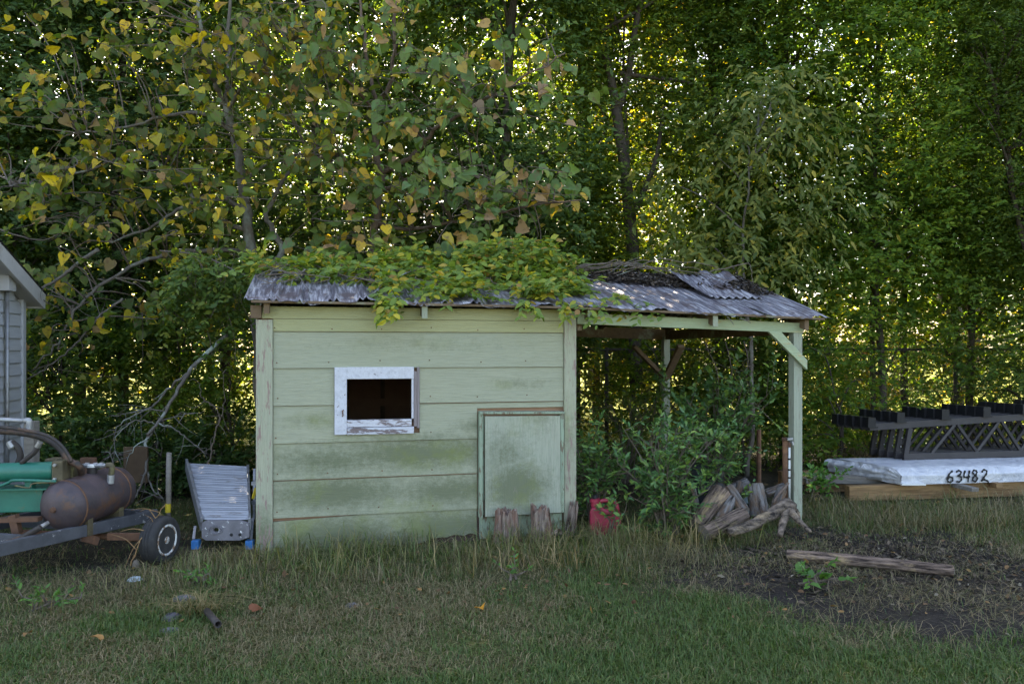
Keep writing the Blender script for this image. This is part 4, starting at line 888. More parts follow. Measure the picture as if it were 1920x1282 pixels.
# ------------------------------------------------------------------ heart leaved trees close behind the shed
def limb_tree(name, label, limbs, regions, nleaf, size, mat, bark, seed, n_single=300, Yr=(8.0, 9.4)):
    rng = np.random.default_rng(seed)
    b = limbs[0][0]; t = thing(name, label, 'tree', at(b[0], b[1], b[2])*(1, 1, 0))
    pts_all = []
    for i, (L, r0, r1) in enumerate([(l[:-1], l[-1][0], l[-1][1]) for l in limbs]):
        c = curve([at(*p) for p in L], 6, .012, rng); pts_all.append(c)
        MB().tube(c, np.linspace(r0, r1, len(c)), 8).build('trunk' if i == 0 else 'limb', M[bark], t, world=True, smooth=True)
    A = np.concatenate(pts_all); O = []
    for (px, py, rx, ry, n) in regions:
        k = 0
        while k < n:
            q = rng.normal(0, .5, 2)
            if np.hypot(*q) > 1: continue
            Y = rng.uniform(*Yr); O.append(at(px + q[0]*rx, py + q[1]*ry, Y)); k += 1
    O = np.array(O); tw = MB()
    D = nrm(np.stack([rng.normal(0, 1, len(O)), rng.normal(-.35, .6, len(O)), rng.normal(-.05, .35, len(O))], -1)); L = rng.uniform(.3, .75, len(O))
    for o_, d, l in zip(O, D, L):
        dd = np.linalg.norm(A - o_, axis=1) + .6*np.maximum(0, A[:, 2] - o_[2]); s = A[np.argmin(dd)]
        e = o_ + d*l - (0, 0, .12*l)
        mid = s*.5 + o_*.5 + (0, 0, .10*np.linalg.norm(o_-s)) + rng.normal(0, .04, 3)
        c = curve([s, mid, o_, e], 4); tw.tube(c, np.linspace(.0085, .002, len(c)), 4, cap=False)
    o = tw.build('twigs', M['twig'], t, world=True); o['kind'] = 'stuff'
    n = nleaf; N = len(O); tt = (np.arange(n)[None] + rng.random((N, n)))/n
    pos = O[:, None] + D[:, None]*(tt*L[:, None])[..., None] + rng.normal(0, .05, (N, n, 3)); pos[..., 2] -= .03
    ax = D[:, None]*.55 + rng.normal(0, .65, (N, n, 3)); ax[..., 2] -= .75; ax[..., 1] -= .15
    nn = rng.normal(0, .75, (N, n, 3)) + np.array((0, -.7, .8))
    pos = pos.reshape(-1, 3); ax = ax.reshape(-1, 3); nn = nn.reshape(-1, 3)
    sz = size*(.45 + .85*rng.random(len(pos))**1.3)
    foliage(t, T_heart, pos, ax, nn, sz, M[mat], n_single, rng=rng, mat_single=M[mat+'_single'])
    return t
def redbuds():
    y = 9.3
    limb_tree('heart_leaved_tree', 'tree with yellowing heart shaped leaves and forked pale trunk at the left',
        [[(492, 900, 9.3), (482, 560, 9.3), (470, 470, 9.3), (462, 400, 9.3), (450, 310, 9.3), (436, 240, 9.3), (423, 195, 9.3), (.075, .042)],
         [(423, 197, 9.3), (405, 160, 9.2), (390, 118, 9.1), (376, 60, 9.0), (365, -60, 9.0), (.035, .016)],
         [(423, 197, 9.3), (428, 150, 9.3), (430, 80, 9.35), (436, -50, 9.4), (.032, .016)],
         [(427, 215, 9.3), (452, 170, 9.2), (490, 130, 9.1), (540, 80, 9.0), (.026, .010)],
         [(440, 250, 9.3), (385, 213, 9.2), (310, 218, 9.1), (235, 240, 9.0), (150, 250, 8.9), (.028, .010)],
         [(462, 392, 9.3), (400, 372, 9.2), (330, 395, 9.1), (285, 425, 9.0), (210, 455, 8.9), (.030, .010)],
         [(466, 440, 9.3), (395, 400, 9.1), (330, 330, 9.0), (250, 300, 8.9), (120, 330, 8.6), (20, 350, 8.5), (.028, .008)],
         [(470, 470, 9.3), (350, 470, 9.0), (245, 500, 8.7), (160, 560, 8.5), (110, 640, 8.4), (60, 695, 8.4), (.026, .008)],
         [(456, 340, 9.3), (520, 300, 9.2), (590, 290, 9.0), (640, 300, 8.8), (.022, .008)],
         [(478, 530, 9.3), (530, 470, 9.3), (500, 400, 9.4), (560, 300, 9.5), (.045, .02)]],
        [(330, 60, 330, 110, 38), (180, 200, 230, 140, 30), (440, 150, 240, 170, 34), (120, 330, 190, 120, 36), (330, 360, 230, 150, 34), (590, 320, 130, 140, 26), (250, 520, 220, 90, 20), (120, 590, 110, 110, 8), (560, 60, 170, 110, 20), (420, 330, 140, 160, 14)],
        9, .108, 'redbud_a', 'bark_pale', 21)
    limb_tree('heart_leaved_tree', 'tree with mostly green heart shaped leaves and thin reddish stems above the roof',
        [[(705, 900, 9.6), (702, 500, 9.6), (706, 400, 9.6), (712, 320, 9.6), (703, 240, 9.6), (706, 190, 9.55), (.055, .034)],
         [(705, 200, 9.55), (725, 170, 9.4), (738, 110, 9.3), (740, 20, 9.2), (745, -60, 9.1), (.030, .014)],
         [(705, 195, 9.55), (690, 120, 9.5), (680, 50, 9.4), (670, -50, 9.4), (.026, .012)],
         [(708, 330, 9.6), (775, 290, 9.4), (820, 240, 9.2), (880, 205, 9.0), (960, 160, 8.8), (1060, 100, 8.7), (.034, .008)],
         [(709, 360, 9.6), (790, 330, 9.3), (870, 320, 9.1), (960, 370, 8.9), (1050, 380, 8.8), (.028, .008)],
         [(706, 420, 9.6), (780, 430, 9.3), (880, 410, 9.1), (980, 390, 8.9), (1090, 375, 8.8), (.026, .007)],
         [(705, 210, 9.55), (650, 150, 9.3), (610, 120, 9.2), (570, 90, 9.1), (.022, .008)]],
        [(640, 90, 120, 130, 18), (740, 60, 130, 100, 12), (800, 190, 150, 80, 17), (920, 150, 170, 75, 16), (1010, 110, 90, 70, 7), (740, 230, 120, 90, 8), (860, 330, 160, 85, 22), (980, 370, 170, 90, 24), (800, 400, 160, 80, 20), (640, 440, 100, 60, 9), (690, 280, 60, 90, 5)],
        7, .128, 'redbud_b', 'bark_red', 22)
redbuds()

# ------------------------------------------------------------------ creepers
def creeper():
    rng = np.random.default_rng(31)
    t = thing('roof_creeper', 'bright yellow green creeper spreading over the shed roof ridge and eave', 'creeper', S2W(1.3, 1.2, 0))
    O = []; D = []
    def cover(n, u0, u1, vf, hf):
        k = 0
        while k < n:
            u = rng.uniform(u0, u1); v0 = vf(u); v = v0 + (1.62 - v0)*rng.random()**.9
            if vnoise(np.array([[u*2.4, v*2.4]]), 1, 3, 2)[0] < .40: continue
            z = roof_z(u, v) + .04 + hf(u, v)*rng.random(); O.append(S2W(u, v, z)); k += 1
            D.append(np.array((rng.normal(0, .7), rng.normal(-.55, .5), rng.normal(.05, .35))))
    cover(150, -.2, .95, lambda u: .62, lambda u, v: .10)
    cover(700, .95, 2.85, lambda u: -.02 if 1.0 < u < 2.4 else .25, lambda u, v: .08 + .14*max(0, v-.5))
    cover(280, 1.75, 2.85, lambda u: .7, lambda u, v: .34*max(0, 1-((u-2.35)/.6)**2) + .06)
    for (u, v) in ((1.02, -.12), (1.06, -.14), (.98, -.1), (.90, .02), (2.45, -.12), (2.75, -.1), (2.1, -.13), (3.0, .1), (3.1, .3), (3.15, -.02)):
        for _ in range(4): O.append(S2W(u + rng.normal(0, .05), v + rng.normal(0, .04), roof_z(u, max(v, -.15)) + .05)); D.append(np.array((rng.normal(.1, .4), -.6, -.5)))
    O = np.array(O); D = np.array(D); L = rng.uniform(.13, .27, len(O))
    st = MB(); 
    for i in range(26):
        u0 = rng.uniform(-.1, 2.6); pts = [on_roof(u0 + s*rng.uniform(-.2, .5), 1.5 - s*rng.uniform(.8, 1.35), .03 + .06*math.sin(3*s)) for s in np.linspace(0, 1, 7)]
        st.tube(curve(pts, 3), .004, 4)
    st.build('stems', M['twig'], t, world=True)['kind'] = 'stuff'
    for i in range(13):      # woody runners creeping over the sheets and out past the leaves
        u0 = rng.uniform(.0, 2.7); du = rng.normal(.35, .5); v0 = rng.uniform(1.0, 1.5); v1 = rng.uniform(-.05, .5)
        pts = [on_roof(min(4.0, max(-.05, u0 + du*s + .05*math.sin(7*s+i))), v0 + (v1-v0)*s, .02 + .09*rng.random()*math.sin(math.pi*s)) for s in np.linspace(0, 1, 8)]
        MB().tube(curve(pts, 3), np.linspace(.008, .003, 22), 5).build('runner', M['deadwood'], t, world=True)
    pos, ax, nn = sprays(rng, O, D, L, 9, lat=.9, fwd=.55, droop=.22, jit=.25, out=np.tile((0, -.55, 0), (len(O), 1)))
    sz = .078*(.6 + .6*rng.random(len(pos))); foliage(t, T_oval, pos, ax, nn, sz, M['vine'], 300, rng=rng)
    V, Fc = twig_tris(O, D, L, .0022, .2); link_mesh('tendrils', np_mesh('tendrils', V, Fc), M['weed'], t, world=True)['kind'] = 'stuff'
    # green creeper hanging at the left of the roof
    t = thing('hanging_creeper', 'green creeper curtain hanging from the trees left of the shed roof', 'creeper', at(410, 560, 7.9)*(1, 1, 0)); rng = np.random.default_rng(32)
    O = []; D = []
    st = MB()
    for i in range(34):
        px = rng.uniform(325, 478); top = at(px + rng.normal(0, 20), rng.uniform(455, 520) , rng.uniform(7.6, 8.5)); ln = rng.uniform(.25, .85)*(1.1 if px > 380 else .7)
        pts = [top + np.array((0.07*math.sin(4*s+i), .05*math.cos(3*s+i), -ln*s)) for s in np.linspace(0, 1, 6)]; st.tube(pts, .003, 4)
        for s in np.linspace(.03, 1, 9):
            O.append(top + np.array((0.07*math.sin(4*s+i), .05*math.cos(3*s+i), -ln*s))); D.append((rng.normal(0, .8), rng.normal(-.3, .6), rng.normal(-.25, .3)))
    st.tube(curve([at(300, 470, 8.2), at(380, 480, 8.1), at(470, 520, 7.9), at(520, 520, 7.7)], 5), .008, 5)
    st.build('stems', M['twig'], t, world=True)['kind'] = 'stuff'
    O = np.array(O); D = np.array(D); L = rng.uniform(.14, .26, len(O)); pos, ax, nn = sprays(rng, O, D, L, 9, lat=.9, fwd=.5, droop=.3, jit=.25, out=np.tile((0, -.6, 0), (len(O), 1)))
    foliage(t, T_oval, pos, ax, nn, .072*(.6 + .6*rng.random(len(pos))), M['hang'], 250, rng=rng)
creeper()

# ------------------------------------------------------------------ bushes under the carport, small weeds
def bush(label, base, stems, nleaf, size, seed, mat='laurel', n_single=220, name='laurel_bush', T=T_oval):
    """stems: (dx, dy, dz, n side shoots)"""
    rng = np.random.default_rng(seed); base = np.array(base, float); t = thing(name, label, 'bush', base)
    O = []; D = []; st = MB()
    for (dx, dy, dz, n) in stems:
        e = base + (dx, dy, dz); mid = base + np.array((dx*.4, dy*.4, dz*.6)); c = curve([base + rng.normal(0, .05, 3)*(1, 1, 0), mid, e], 6); st.tube(c, np.linspace(.011, .003, len(c)), 5)
        for _ in range(n):
            s = rng.random()**.6; q = c[min(len(c)-1, int(s*len(c)))]
            d = nrm(rng.normal(0, .7, 3) + (dx*.5, dy*.5 - .25, .55)); l = rng.uniform(.10, .32)*min(1, .25 + dz*1.3)
            q2 = q + d*l; st.tube([q, (q+q2)/2 + (0, 0, -.01), q2], [.004, .003, .002], 4, cap=False); O.append(q + d*l*.35); D.append(d*l)
    st.build('stems', M['twig'], t, world=True)['kind'] = 'stuff'
    O = np.array(O); D = np.array(D); L = np.linalg.norm(D, axis=1)*.9
    pos, ax, nn = sprays(rng, O, D, L, nleaf, lat=.75, fwd=.75, droop=.0, jit=.3, out=np.tile((0, -.35, 0), (len(O), 1)))
    ok = pos[:, 2] > .03
    foliage(t, T, pos[ok], ax[ok], nn[ok], (size*(.6 + .6*rng.random(len(pos))))[ok], M[mat], n_single, rng=rng)
    return t
def ring(rng, n, rx, ry, h, sh): return [(rng.normal(0, rx), rng.normal(0, ry), h*(.55 + .5*rng.random()), sh) for _ in range(n)]
def bushes():
    r = np.random.default_rng(41)
    bush('blue green laurel bush beside the right corner of the closed shed', gp(1112, 984), ring(r, 15, .15, .12, .80, 8), 11, .070, 51, T=T_lance)
    bush('dense laurel bush in the middle of the carport front, right of the red can', gp(1245, 1000), ring(r, 18, .30, .2, .90, 9), 11, .070, 52, T=T_lance)
    bush('tall green bush under the carport roof behind the firewood', gp(1350, 930), ring(r, 20, .30, .25, 1.25, 10), 11, .070, 53)
    bush('tall feathery bush around the back post of the carport', gp(1178, 905), ring(r, 12, .22, .2, 1.10, 8), 10, .070, 54, 'evergreen_blue', 150, T=T_lance)
    bush('small light green seedling before the firewood pile', gp(1385, 985), [(.1,-.05,.22,6), (-.08,-.05,.2,6), (0,-.05,.25,6)], 8, .05, 55, 'laurel', 60, 'seedling')
    bush('leafy bush between the carport post and the timbers', gp(1525, 938), ring(r, 7, .08, .08, .30, 6), 8, .055, 56, 'weed', 100, 'weed_bush')
    bush('young shoots against the left corner of the carport bush', gp(1080, 965), ring(r, 6, .10, .1, .62, 6), 8, .075, 57, 'laurel', 80)
    bush('leafy laurel shoots before the dark drum behind the firewood', gp(1330, 945), ring(r, 12, .14, .08, .62, 8), 10, .065, 63, 'laurel', 120, T=T_lance)
    bush('low laurel shoots at the foot of the middle bush, left of the firewood', gp(1255, 1000), ring(r, 12, .16, .06, .42, 7), 10, .062, 64, 'laurel', 100, T=T_lance)
    bush('thin leafy shoots growing up in front of the red can', gp(1152, 1006), [(-.09,-.02,.20,4), (.0,-.03,.26,5), (.09,-.02,.22,4)], 6, .06, 65, 'laurel', 60, 'seedling')
    # low leafy plants on the ground
    bush('bright green low weed on the dark mulch before the fallen log', gp(1525, 1098), [(-.10,-.02,.12,3), (.02,-.03,.10,3), (.14,-.05,.07,3), (.07,0,.12,3)], 5, .075, 58, 'weed', 60, 'weed_plant', T_oval)
    bush('green leafy weed in the grass before the ladder', gp(375, 1095), [(-.08,0,.08,3), (.07,-.03,.08,3), (0,-.02,.10,3)], 6, .055, 59, 'weed', 60, 'weed_plant', T_lance)
    bush('green leafy weed patch in the lawn below the trailer', gp(85, 1140), [(-.14,0,.07,4), (.12,-.03,.07,4), (0,-.02,.09,4), (.2,.03,.06,4)], 6, .05, 60, 'weed', 60, 'weed_plant', T_lance)
    bush('small bright green weed in the middle of the lawn', gp(965, 1085), [(-.07,0,.06,3), (.08,-.02,.06,3), (0,0,.07,3)], 6, .04, 61, 'weed', 50, 'weed_plant', T_lance)
    bush('grey green weed growing up in front of the rusty tank', gp(172, 1010), [(-.10,-.05,.33,4), (-.04,-.04,.22,4)], 8, .045, 62, 'olive', 50, 'weed_plant', T_lance)
bushes()

# ------------------------------------------------------------------ fallen dead branches left of the shed
def dead_branches():
    def br(label, polys, Y, seed, mat='deadwood', name='dead_branch'):
        rng = np.random.default_rng(seed); t = thing(name, label, 'branch', at(polys[0][0][0][0], polys[0][0][0][1], Y)*(1, 1, 0))
        for pts, r0, r1 in polys:
            P = [at(p[0], p[1], Y + (p[2] if len(p) > 2 else 0)) for p in pts]; c = curve(P, 6, .006, rng)
            MB().tube(c, np.linspace(r0, r1, len(c)), 6).build('branch', M[mat], t, world=True, smooth=True)
            for k in range(int(len(c)*.35)):
                i = rng.integers(3, len(c)); d = nrm(rng.normal(0, 1, 3)*(1, .5, .8) + (-.3, 0, -.3)); l = rng.uniform(.06, .28)
                q = c[i]; MB().tube(curve([q, q + d*l*.5 + rng.normal(0, .015, 3), q + d*l + (0, 0, -.02)], 3), np.linspace(.004, .0012, 7), 4).build('twig', M[mat], t, world=True)
        return t
    br('pale lichened dead branch with many twigs leaning down left of the shed',
       [([(425, 628, .3), (385, 665, .1), (352, 700, 0), (320, 755, -.1), (296, 793, -.2), (275, 815, -.3)], .022, .012),
        ([(352, 700, 0), (320, 725, .05), (285, 762, .1), (240, 775, .1), (205, 780, .1)], .014, .004),
        ([(290, 800, -.2), (274, 830, -.3), (275, 868, -.4), (262, 915, -.45), (245, 945, -.5)], .016, .008),
        ([(276, 885, -.4), (285, 915, -.4), (305, 935, -.5)], .010, .004), ([(296, 793, -.2), (330, 805, -.2), (360, 830, -.2), (388, 850, -.2)], .008, .003),
        ([(290, 795, -.2), (250, 790, -.3), (215, 825, -.4), (200, 865, -.4)], .007, .002), ([(310, 770, -.1), (270, 770, -.2), (220, 800, -.3), (215, 840, -.3), (225, 850, -.3)], .007, .002),
        ([(300, 790, -.2), (340, 778, -.3), (380, 772, -.3)], .006, .002), ([(280, 820, -.3), (250, 840, -.4), (235, 880, -.4)], .006, .002)], 7.6, 71)
    br('thin grey dead stem standing left of the shed above the ladder', [([(388, 880), (398, 840), (405, 805), (412, 780), (400, 760), (378, 745), (375, 720)], .009, .003), ([(405, 805), (420, 760), (418, 700)], .006, .002)], 7.4, 72, 'twig')
    br('tangle of bare dark twigs at the left below the yellowing branches', [([(0, 330), (90, 365), (170, 360), (260, 380)], .012, .003), ([(10, 390), (100, 410), (200, 380)], .010, .003), ([(60, 420), (140, 400), (190, 440)], .008, .002), ([(0, 430), (80, 450), (150, 420), (230, 440)], .010, .002), ([(60, 380), (110, 430), (160, 470)], .008, .002)], 9.0, 73, 'twig')
    br('long bare branch slanting down to the grey building corner', [([(185, 468), (150, 490), (120, 515), (75, 545), (65, 560)], .022, .010), ([(230, 560), (190, 590), (155, 630), (115, 670), (70, 700), (50, 712)], .014, .006)], 8.3, 74, 'bark_pale')
    br('fallen straw coloured cane leaning across the trailer wheel', [([(245, 1060, -.55), (265, 1010, -.5), (290, 975, -.4), (310, 945, -.3)], .0045, .003)], 6.2, 75, 'timber', 'dry_cane')
    br('bare vine stems hanging at the back of the carport', [([(1395, 640), (1402, 680), (1385, 730), (1370, 760), (1385, 800)], .007, .003), ([(1360, 640), (1372, 700), (1362, 750), (1380, 790)], .006, .003), ([(1320, 640), (1345, 700), (1350, 780), (1370, 830)], .007, .003), ([(1410, 630), (1400, 700), (1410, 780)], .005, .002)], 9.7, 76, 'twig', 'hanging_vine')
dead_branches()
# ------------------------------------------------------------------ rusty machine on a trailer
def trailer():
    d = nrm(np.array((.2, .98, 0))); r = np.array((.98, -.2, 0)); up = np.array((0, 0, 1.0))
    wc = np.array((px2x(300, 5.86), 5.86, .168))
    t = thing('compressor_trailer', 'rusty machine on a small trailer with green cylinders, brown tank and hoses', 'trailer', (wc[0]-.3, wc[1], 0))
    # wheel: tyre with rounded shoulders and grooves, dished rim
    prof = [(-.058, .112), (-.066, .135), (-.064, .155), (-.052, .168), (-.034, .173), (-.031, .167), (-.027, .174), (-.010, .175), (-.007, .168), (-.003, .176), (.012, .175), (.015, .168), (.019, .174), (.034, .173), (.052, .168), (.064, .155), (.066, .135), (.058, .112)]
    wh = MB().lathe(prof, wc, r, 36).build('wheel', M['rubber'], t, world=True, smooth=True)
    MB().lathe([(.050, .113), (.062, .114), (.066, .108), (.060, .098), (.046, .090), (.040, .060), (.046, .045), (.050, .030), (.060, .026), (.062, .0)], wc, r, 28).build('rim', M['rim'], wh, world=True, smooth=True)
    MB().lathe([(-.06, .113), (.02, .10), (.021, 0)], wc, r, 20).build('rim_back', M['rust'], wh, world=True)
    for k in range(5):
        a = 2*math.pi*k/5; b = nrm(np.cross(r, up)); c = wc + (math.cos(a)*b + math.sin(a)*up)*.050
        MB().lathe([(.040, .008), (.054, .008), (.055, 0)], c, r, 6).build('wheel_nut', M['rust'], wh, world=True)
    MB().tube([wc - r*.02, wc - r*1.2], .022, 8).build('axle', M['rust'], t, world=True)
    # frame rails
    p, q = at(-30, 1036, 4.98), at(292, 964, 6.42)
    MB().bar(p, q, .045, .085).build('frame_rail', M['railmetal'], t, world=True, bevel=.004)
    MB().bar(p - r*.75, q - r*.75 + (0, 0, .02), .045, .085).build('frame_rail', M['railmetal'], t, world=True, bevel=.004)
    for s in (.25, .62, .98): a = p + (q-p)*s; MB().bar(a - r*.03, a - r*.74 + (0, 0, .01), .04, .07).build('cross_bar', M['railmetal'], t, world=True)
    MB().bar(q + (0, 0, -.05) - d*.55, wc - r*.08 + (0, 0, .02), .03, .05).build('spring_arm', M['rust'], t, world=True)
    MB().bar(p + (q-p)*.52 + (0,0,-.05), p + (q-p)*.60 + (0,0,-.10), .03, .06).build('bracket', M['rust'], t, world=True)
    # tank with domed ends, weld bands and saddle feet
    c0 = at(108, 952, 5.62); ta = nrm(np.array((.17, .98, .05))); R = .178
    prof = [(-.035, .0), (-.030, .05), (-.018, .10), (.005, .145), (.035, .168), (.07, R), (.60, R), (.635, .168), (.66, .14), (.68, .08), (.69, 0)]
    tk = MB().lathe(prof, c0, ta, 40).build('tank', M['tank'], t, world=True, smooth=True)
    for s in (.075, .555): MB().lathe([(s-.008, R), (s-.006, R+.004), (s+.006, R+.004), (s+.008, R)], c0, ta, 40).build('weld_band', M['rust'], tk, world=True, smooth=True)
    MB().lathe([(-.052, .0), (-.05, .018), (-.03, .022), (-.02, .03)], c0 + (-.005, 0, -.005), ta, 14).build('end_boss', M['rust'], tk, world=True)
    for s in (.16, .5):
        a = c0 + ta*s; MB().bar(a - r*.14 + (0,0,-.17), a + r*.14 + (0,0,-.17), .05, .12).build('saddle', M['castiron'], tk, world=True)
    a = c0 + ta*.34 + (.01, 0, R-.012)
    cn = MB().lathe([(0, .034), (.055, .034), (.058, .030)], a, (0, 0, 1), 18).build('filler_neck', M['hose'], tk, world=True)
    MB().lathe([(.056, .036), (.074, .036), (.078, .03), (.079, 0)], a, (0, 0, 1), 18).build('cap', M['white_pipe'], cn, world=True)
    # green cylinder and the beam below it
    Yc = 5.75; ga = nrm(np.array((.985, .15, .01)))
    c = at(104, 882, Yc); MB().lathe([(-.85, .066), (-.02, .066), (.0, .064)], c, ga, 26).build('green_cylinder', M['greenmetal'], t, world=True, smooth=True)
    fl = MB().bar(c - ga*.0 + (0,0,.0), c + ga*.075, .15, .155).build('cylinder_flange', M['castiron'], t, world=True, bevel=.012)
    for dx, dz in ((.03, .05), (.03, -.05)):
        MB().lathe([(0, .012), (.016, .012), (.017, 0)], c + ga*.04 + (0, -.078, dz), (0, -1, 0), 6).build('bolt', M['galv'], fl, world=True)
    MB().bar(at(60, 905, Yc) - (0, .02, .03), at(60, 905, Yc) + (0, -.02, .12), .05, .05, (0, 1, 0)).build('pipe_clip', M['greenmetal'], t, world=True)
    g0 = at(-120, 938, Yc-.02); g1 = at(90, 934, Yc+.06); MB().bar(g0, g1, .16, .165).build('green_beam', M['greenmetal'], t, world=True, bevel=.008)
    MB().bar(g0 + (0, -.02, .088), g1 + (.12, -.02, .088), .20, .012).build('beam_flange', M['greenmetal'], t, world=True)
    MB().bar(at(25, 965, 5.6), at(33, 1000, 5.6), .05, .05).bar(at(-20, 975, 5.6), at(75, 972, 5.6), .06, .03).build('leg_bracket', M['rust'], t, world=True)
    MB().tube(curve([at(-20, 918, 5.62), at(15, 905, 5.62), at(30, 900, 5.62), at(105, 902, 5.66)], 4), .011, 8).build('thin_pipe', M['greenmetal'], t, world=True, smooth=True)
    MB().tube(curve([at(28, 910, 5.60), at(55, 914, 5.60), at(62, 906, 5.62), at(108, 904, 5.66)], 4), .005, 6).build('thin_pipe', M['castiron'], t, world=True, smooth=True)
    # engine block and its brackets behind the flange
    e = at(128, 888, 5.92); MB().box(e - (.09, .05, .12), e + (.035, .10, .09)).build('engine_block', M['castiron'], t, world=True, bevel=.012)
    MB().box(e + (-.16, -.03, .06), e + (-.05, .08, .115)).build('engine_cover', M['castiron'], t, world=True, bevel=.01)
    for k in range(4): MB().lathe([(0, .018), (.03, .02), (.05, .014), (.052, 0)], e + (-.03 + .02*k, -.06, .05-.045*k), (0.1, -1, 0), 8).build('fitting', M['rust'], t, world=True)
    MB().bar(at(134, 912, 5.86), at(138, 868, 5.86), .03, .02).build('bracket', M['castiron'], t, world=True)
    MB().box(at(150, 905, 6.35) - (0, 0, 0), at(178, 858, 6.35) + (0, .03, 0)).build('back_board', M['rust'], t, world=True)
    MB().box(at(45, 872, 6.3), at(63, 790, 6.3) + (0, .08, 0)).build('upright', M['grey_plank'], t, world=True)
    # hoses
    H = lambda pts, Y, rad, nm='hose', mt='hose': MB().tube(curve([at(p[0], p[1], Y + (p[2] if len(p) > 2 else 0)) for p in pts], 7), rad, 12).build(nm, M[mt], t, world=True, smooth=True)
    H([(-40, 806), (0, 808), (45, 812), (85, 822), (112, 840), (128, 862), (148, 873), (153, 890, .1)], 5.8, .024)
    H([(-40, 790), (0, 800), (45, 806), (90, 817), (118, 838), (135, 866)], 5.72, .012)
    H([(22, 828), (34, 840), (38, 856), (32, 872), (22, 890)], 5.9, .022)
    H([(74, 830), (66, 846), (52, 858), (40, 868)], 5.7, .018)
    H([(-60, 1030), (0, 1021), (35, 1010), (62, 996), (76, 988)], 5.35, .020)
    MB().tube([at(72, 990, 5.36), at(91, 979, 5.42)], [.017, .013], 10).build('hose_end', M['galv'], t, world=True, smooth=True)
    MB().tube([at(70, 838, 5.7), at(76, 828, 5.7)], .02, 10).build('hose_end', M['galv'], t, world=True)
    MB().lathe([(0, .028), (.05, .032), (.06, .02)], at(18, 828, 5.9), (.5, 0, -.7), 10).build('fitting', M['galv'], t, world=True)
    # pipes and elbows
    MB().tube([at(-40, 784, 5.9), at(50, 789, 5.9)], .017, 10).build('pipe', M['galv'], t, world=True, smooth=True)
    MB().tube(curve([at(46, 789, 5.9), at(54, 788, 5.9), at(55, 795, 5.9), at(54, 808, 5.9)], 4), .022, 10).build('elbow', M['galv'], t, world=True, smooth=True)
    y = 5.95
    MB().tube([at(155, 872, y), at(204, 872, y)], .014, 10).build('pipe', M['galv'], t, world=True, smooth=True)
    for x in (160, 176, 187): MB().tube([at(x, 872, y), at(x+7, 872, y)], .021, 8).build('coupling', M['galv'], t, world=True)
    MB().tube(curve([at(200, 872, y), at(208, 872, y), at(210, 878, y), at(208, 892, y)], 4), .021, 10).build('elbow', M['castiron'], t, world=True, smooth=True)
    MB().tube([at(208, 890, y), at(207, 906, y)], .025, 10).build('coupling', M['galv'], t, world=True)
trailer()

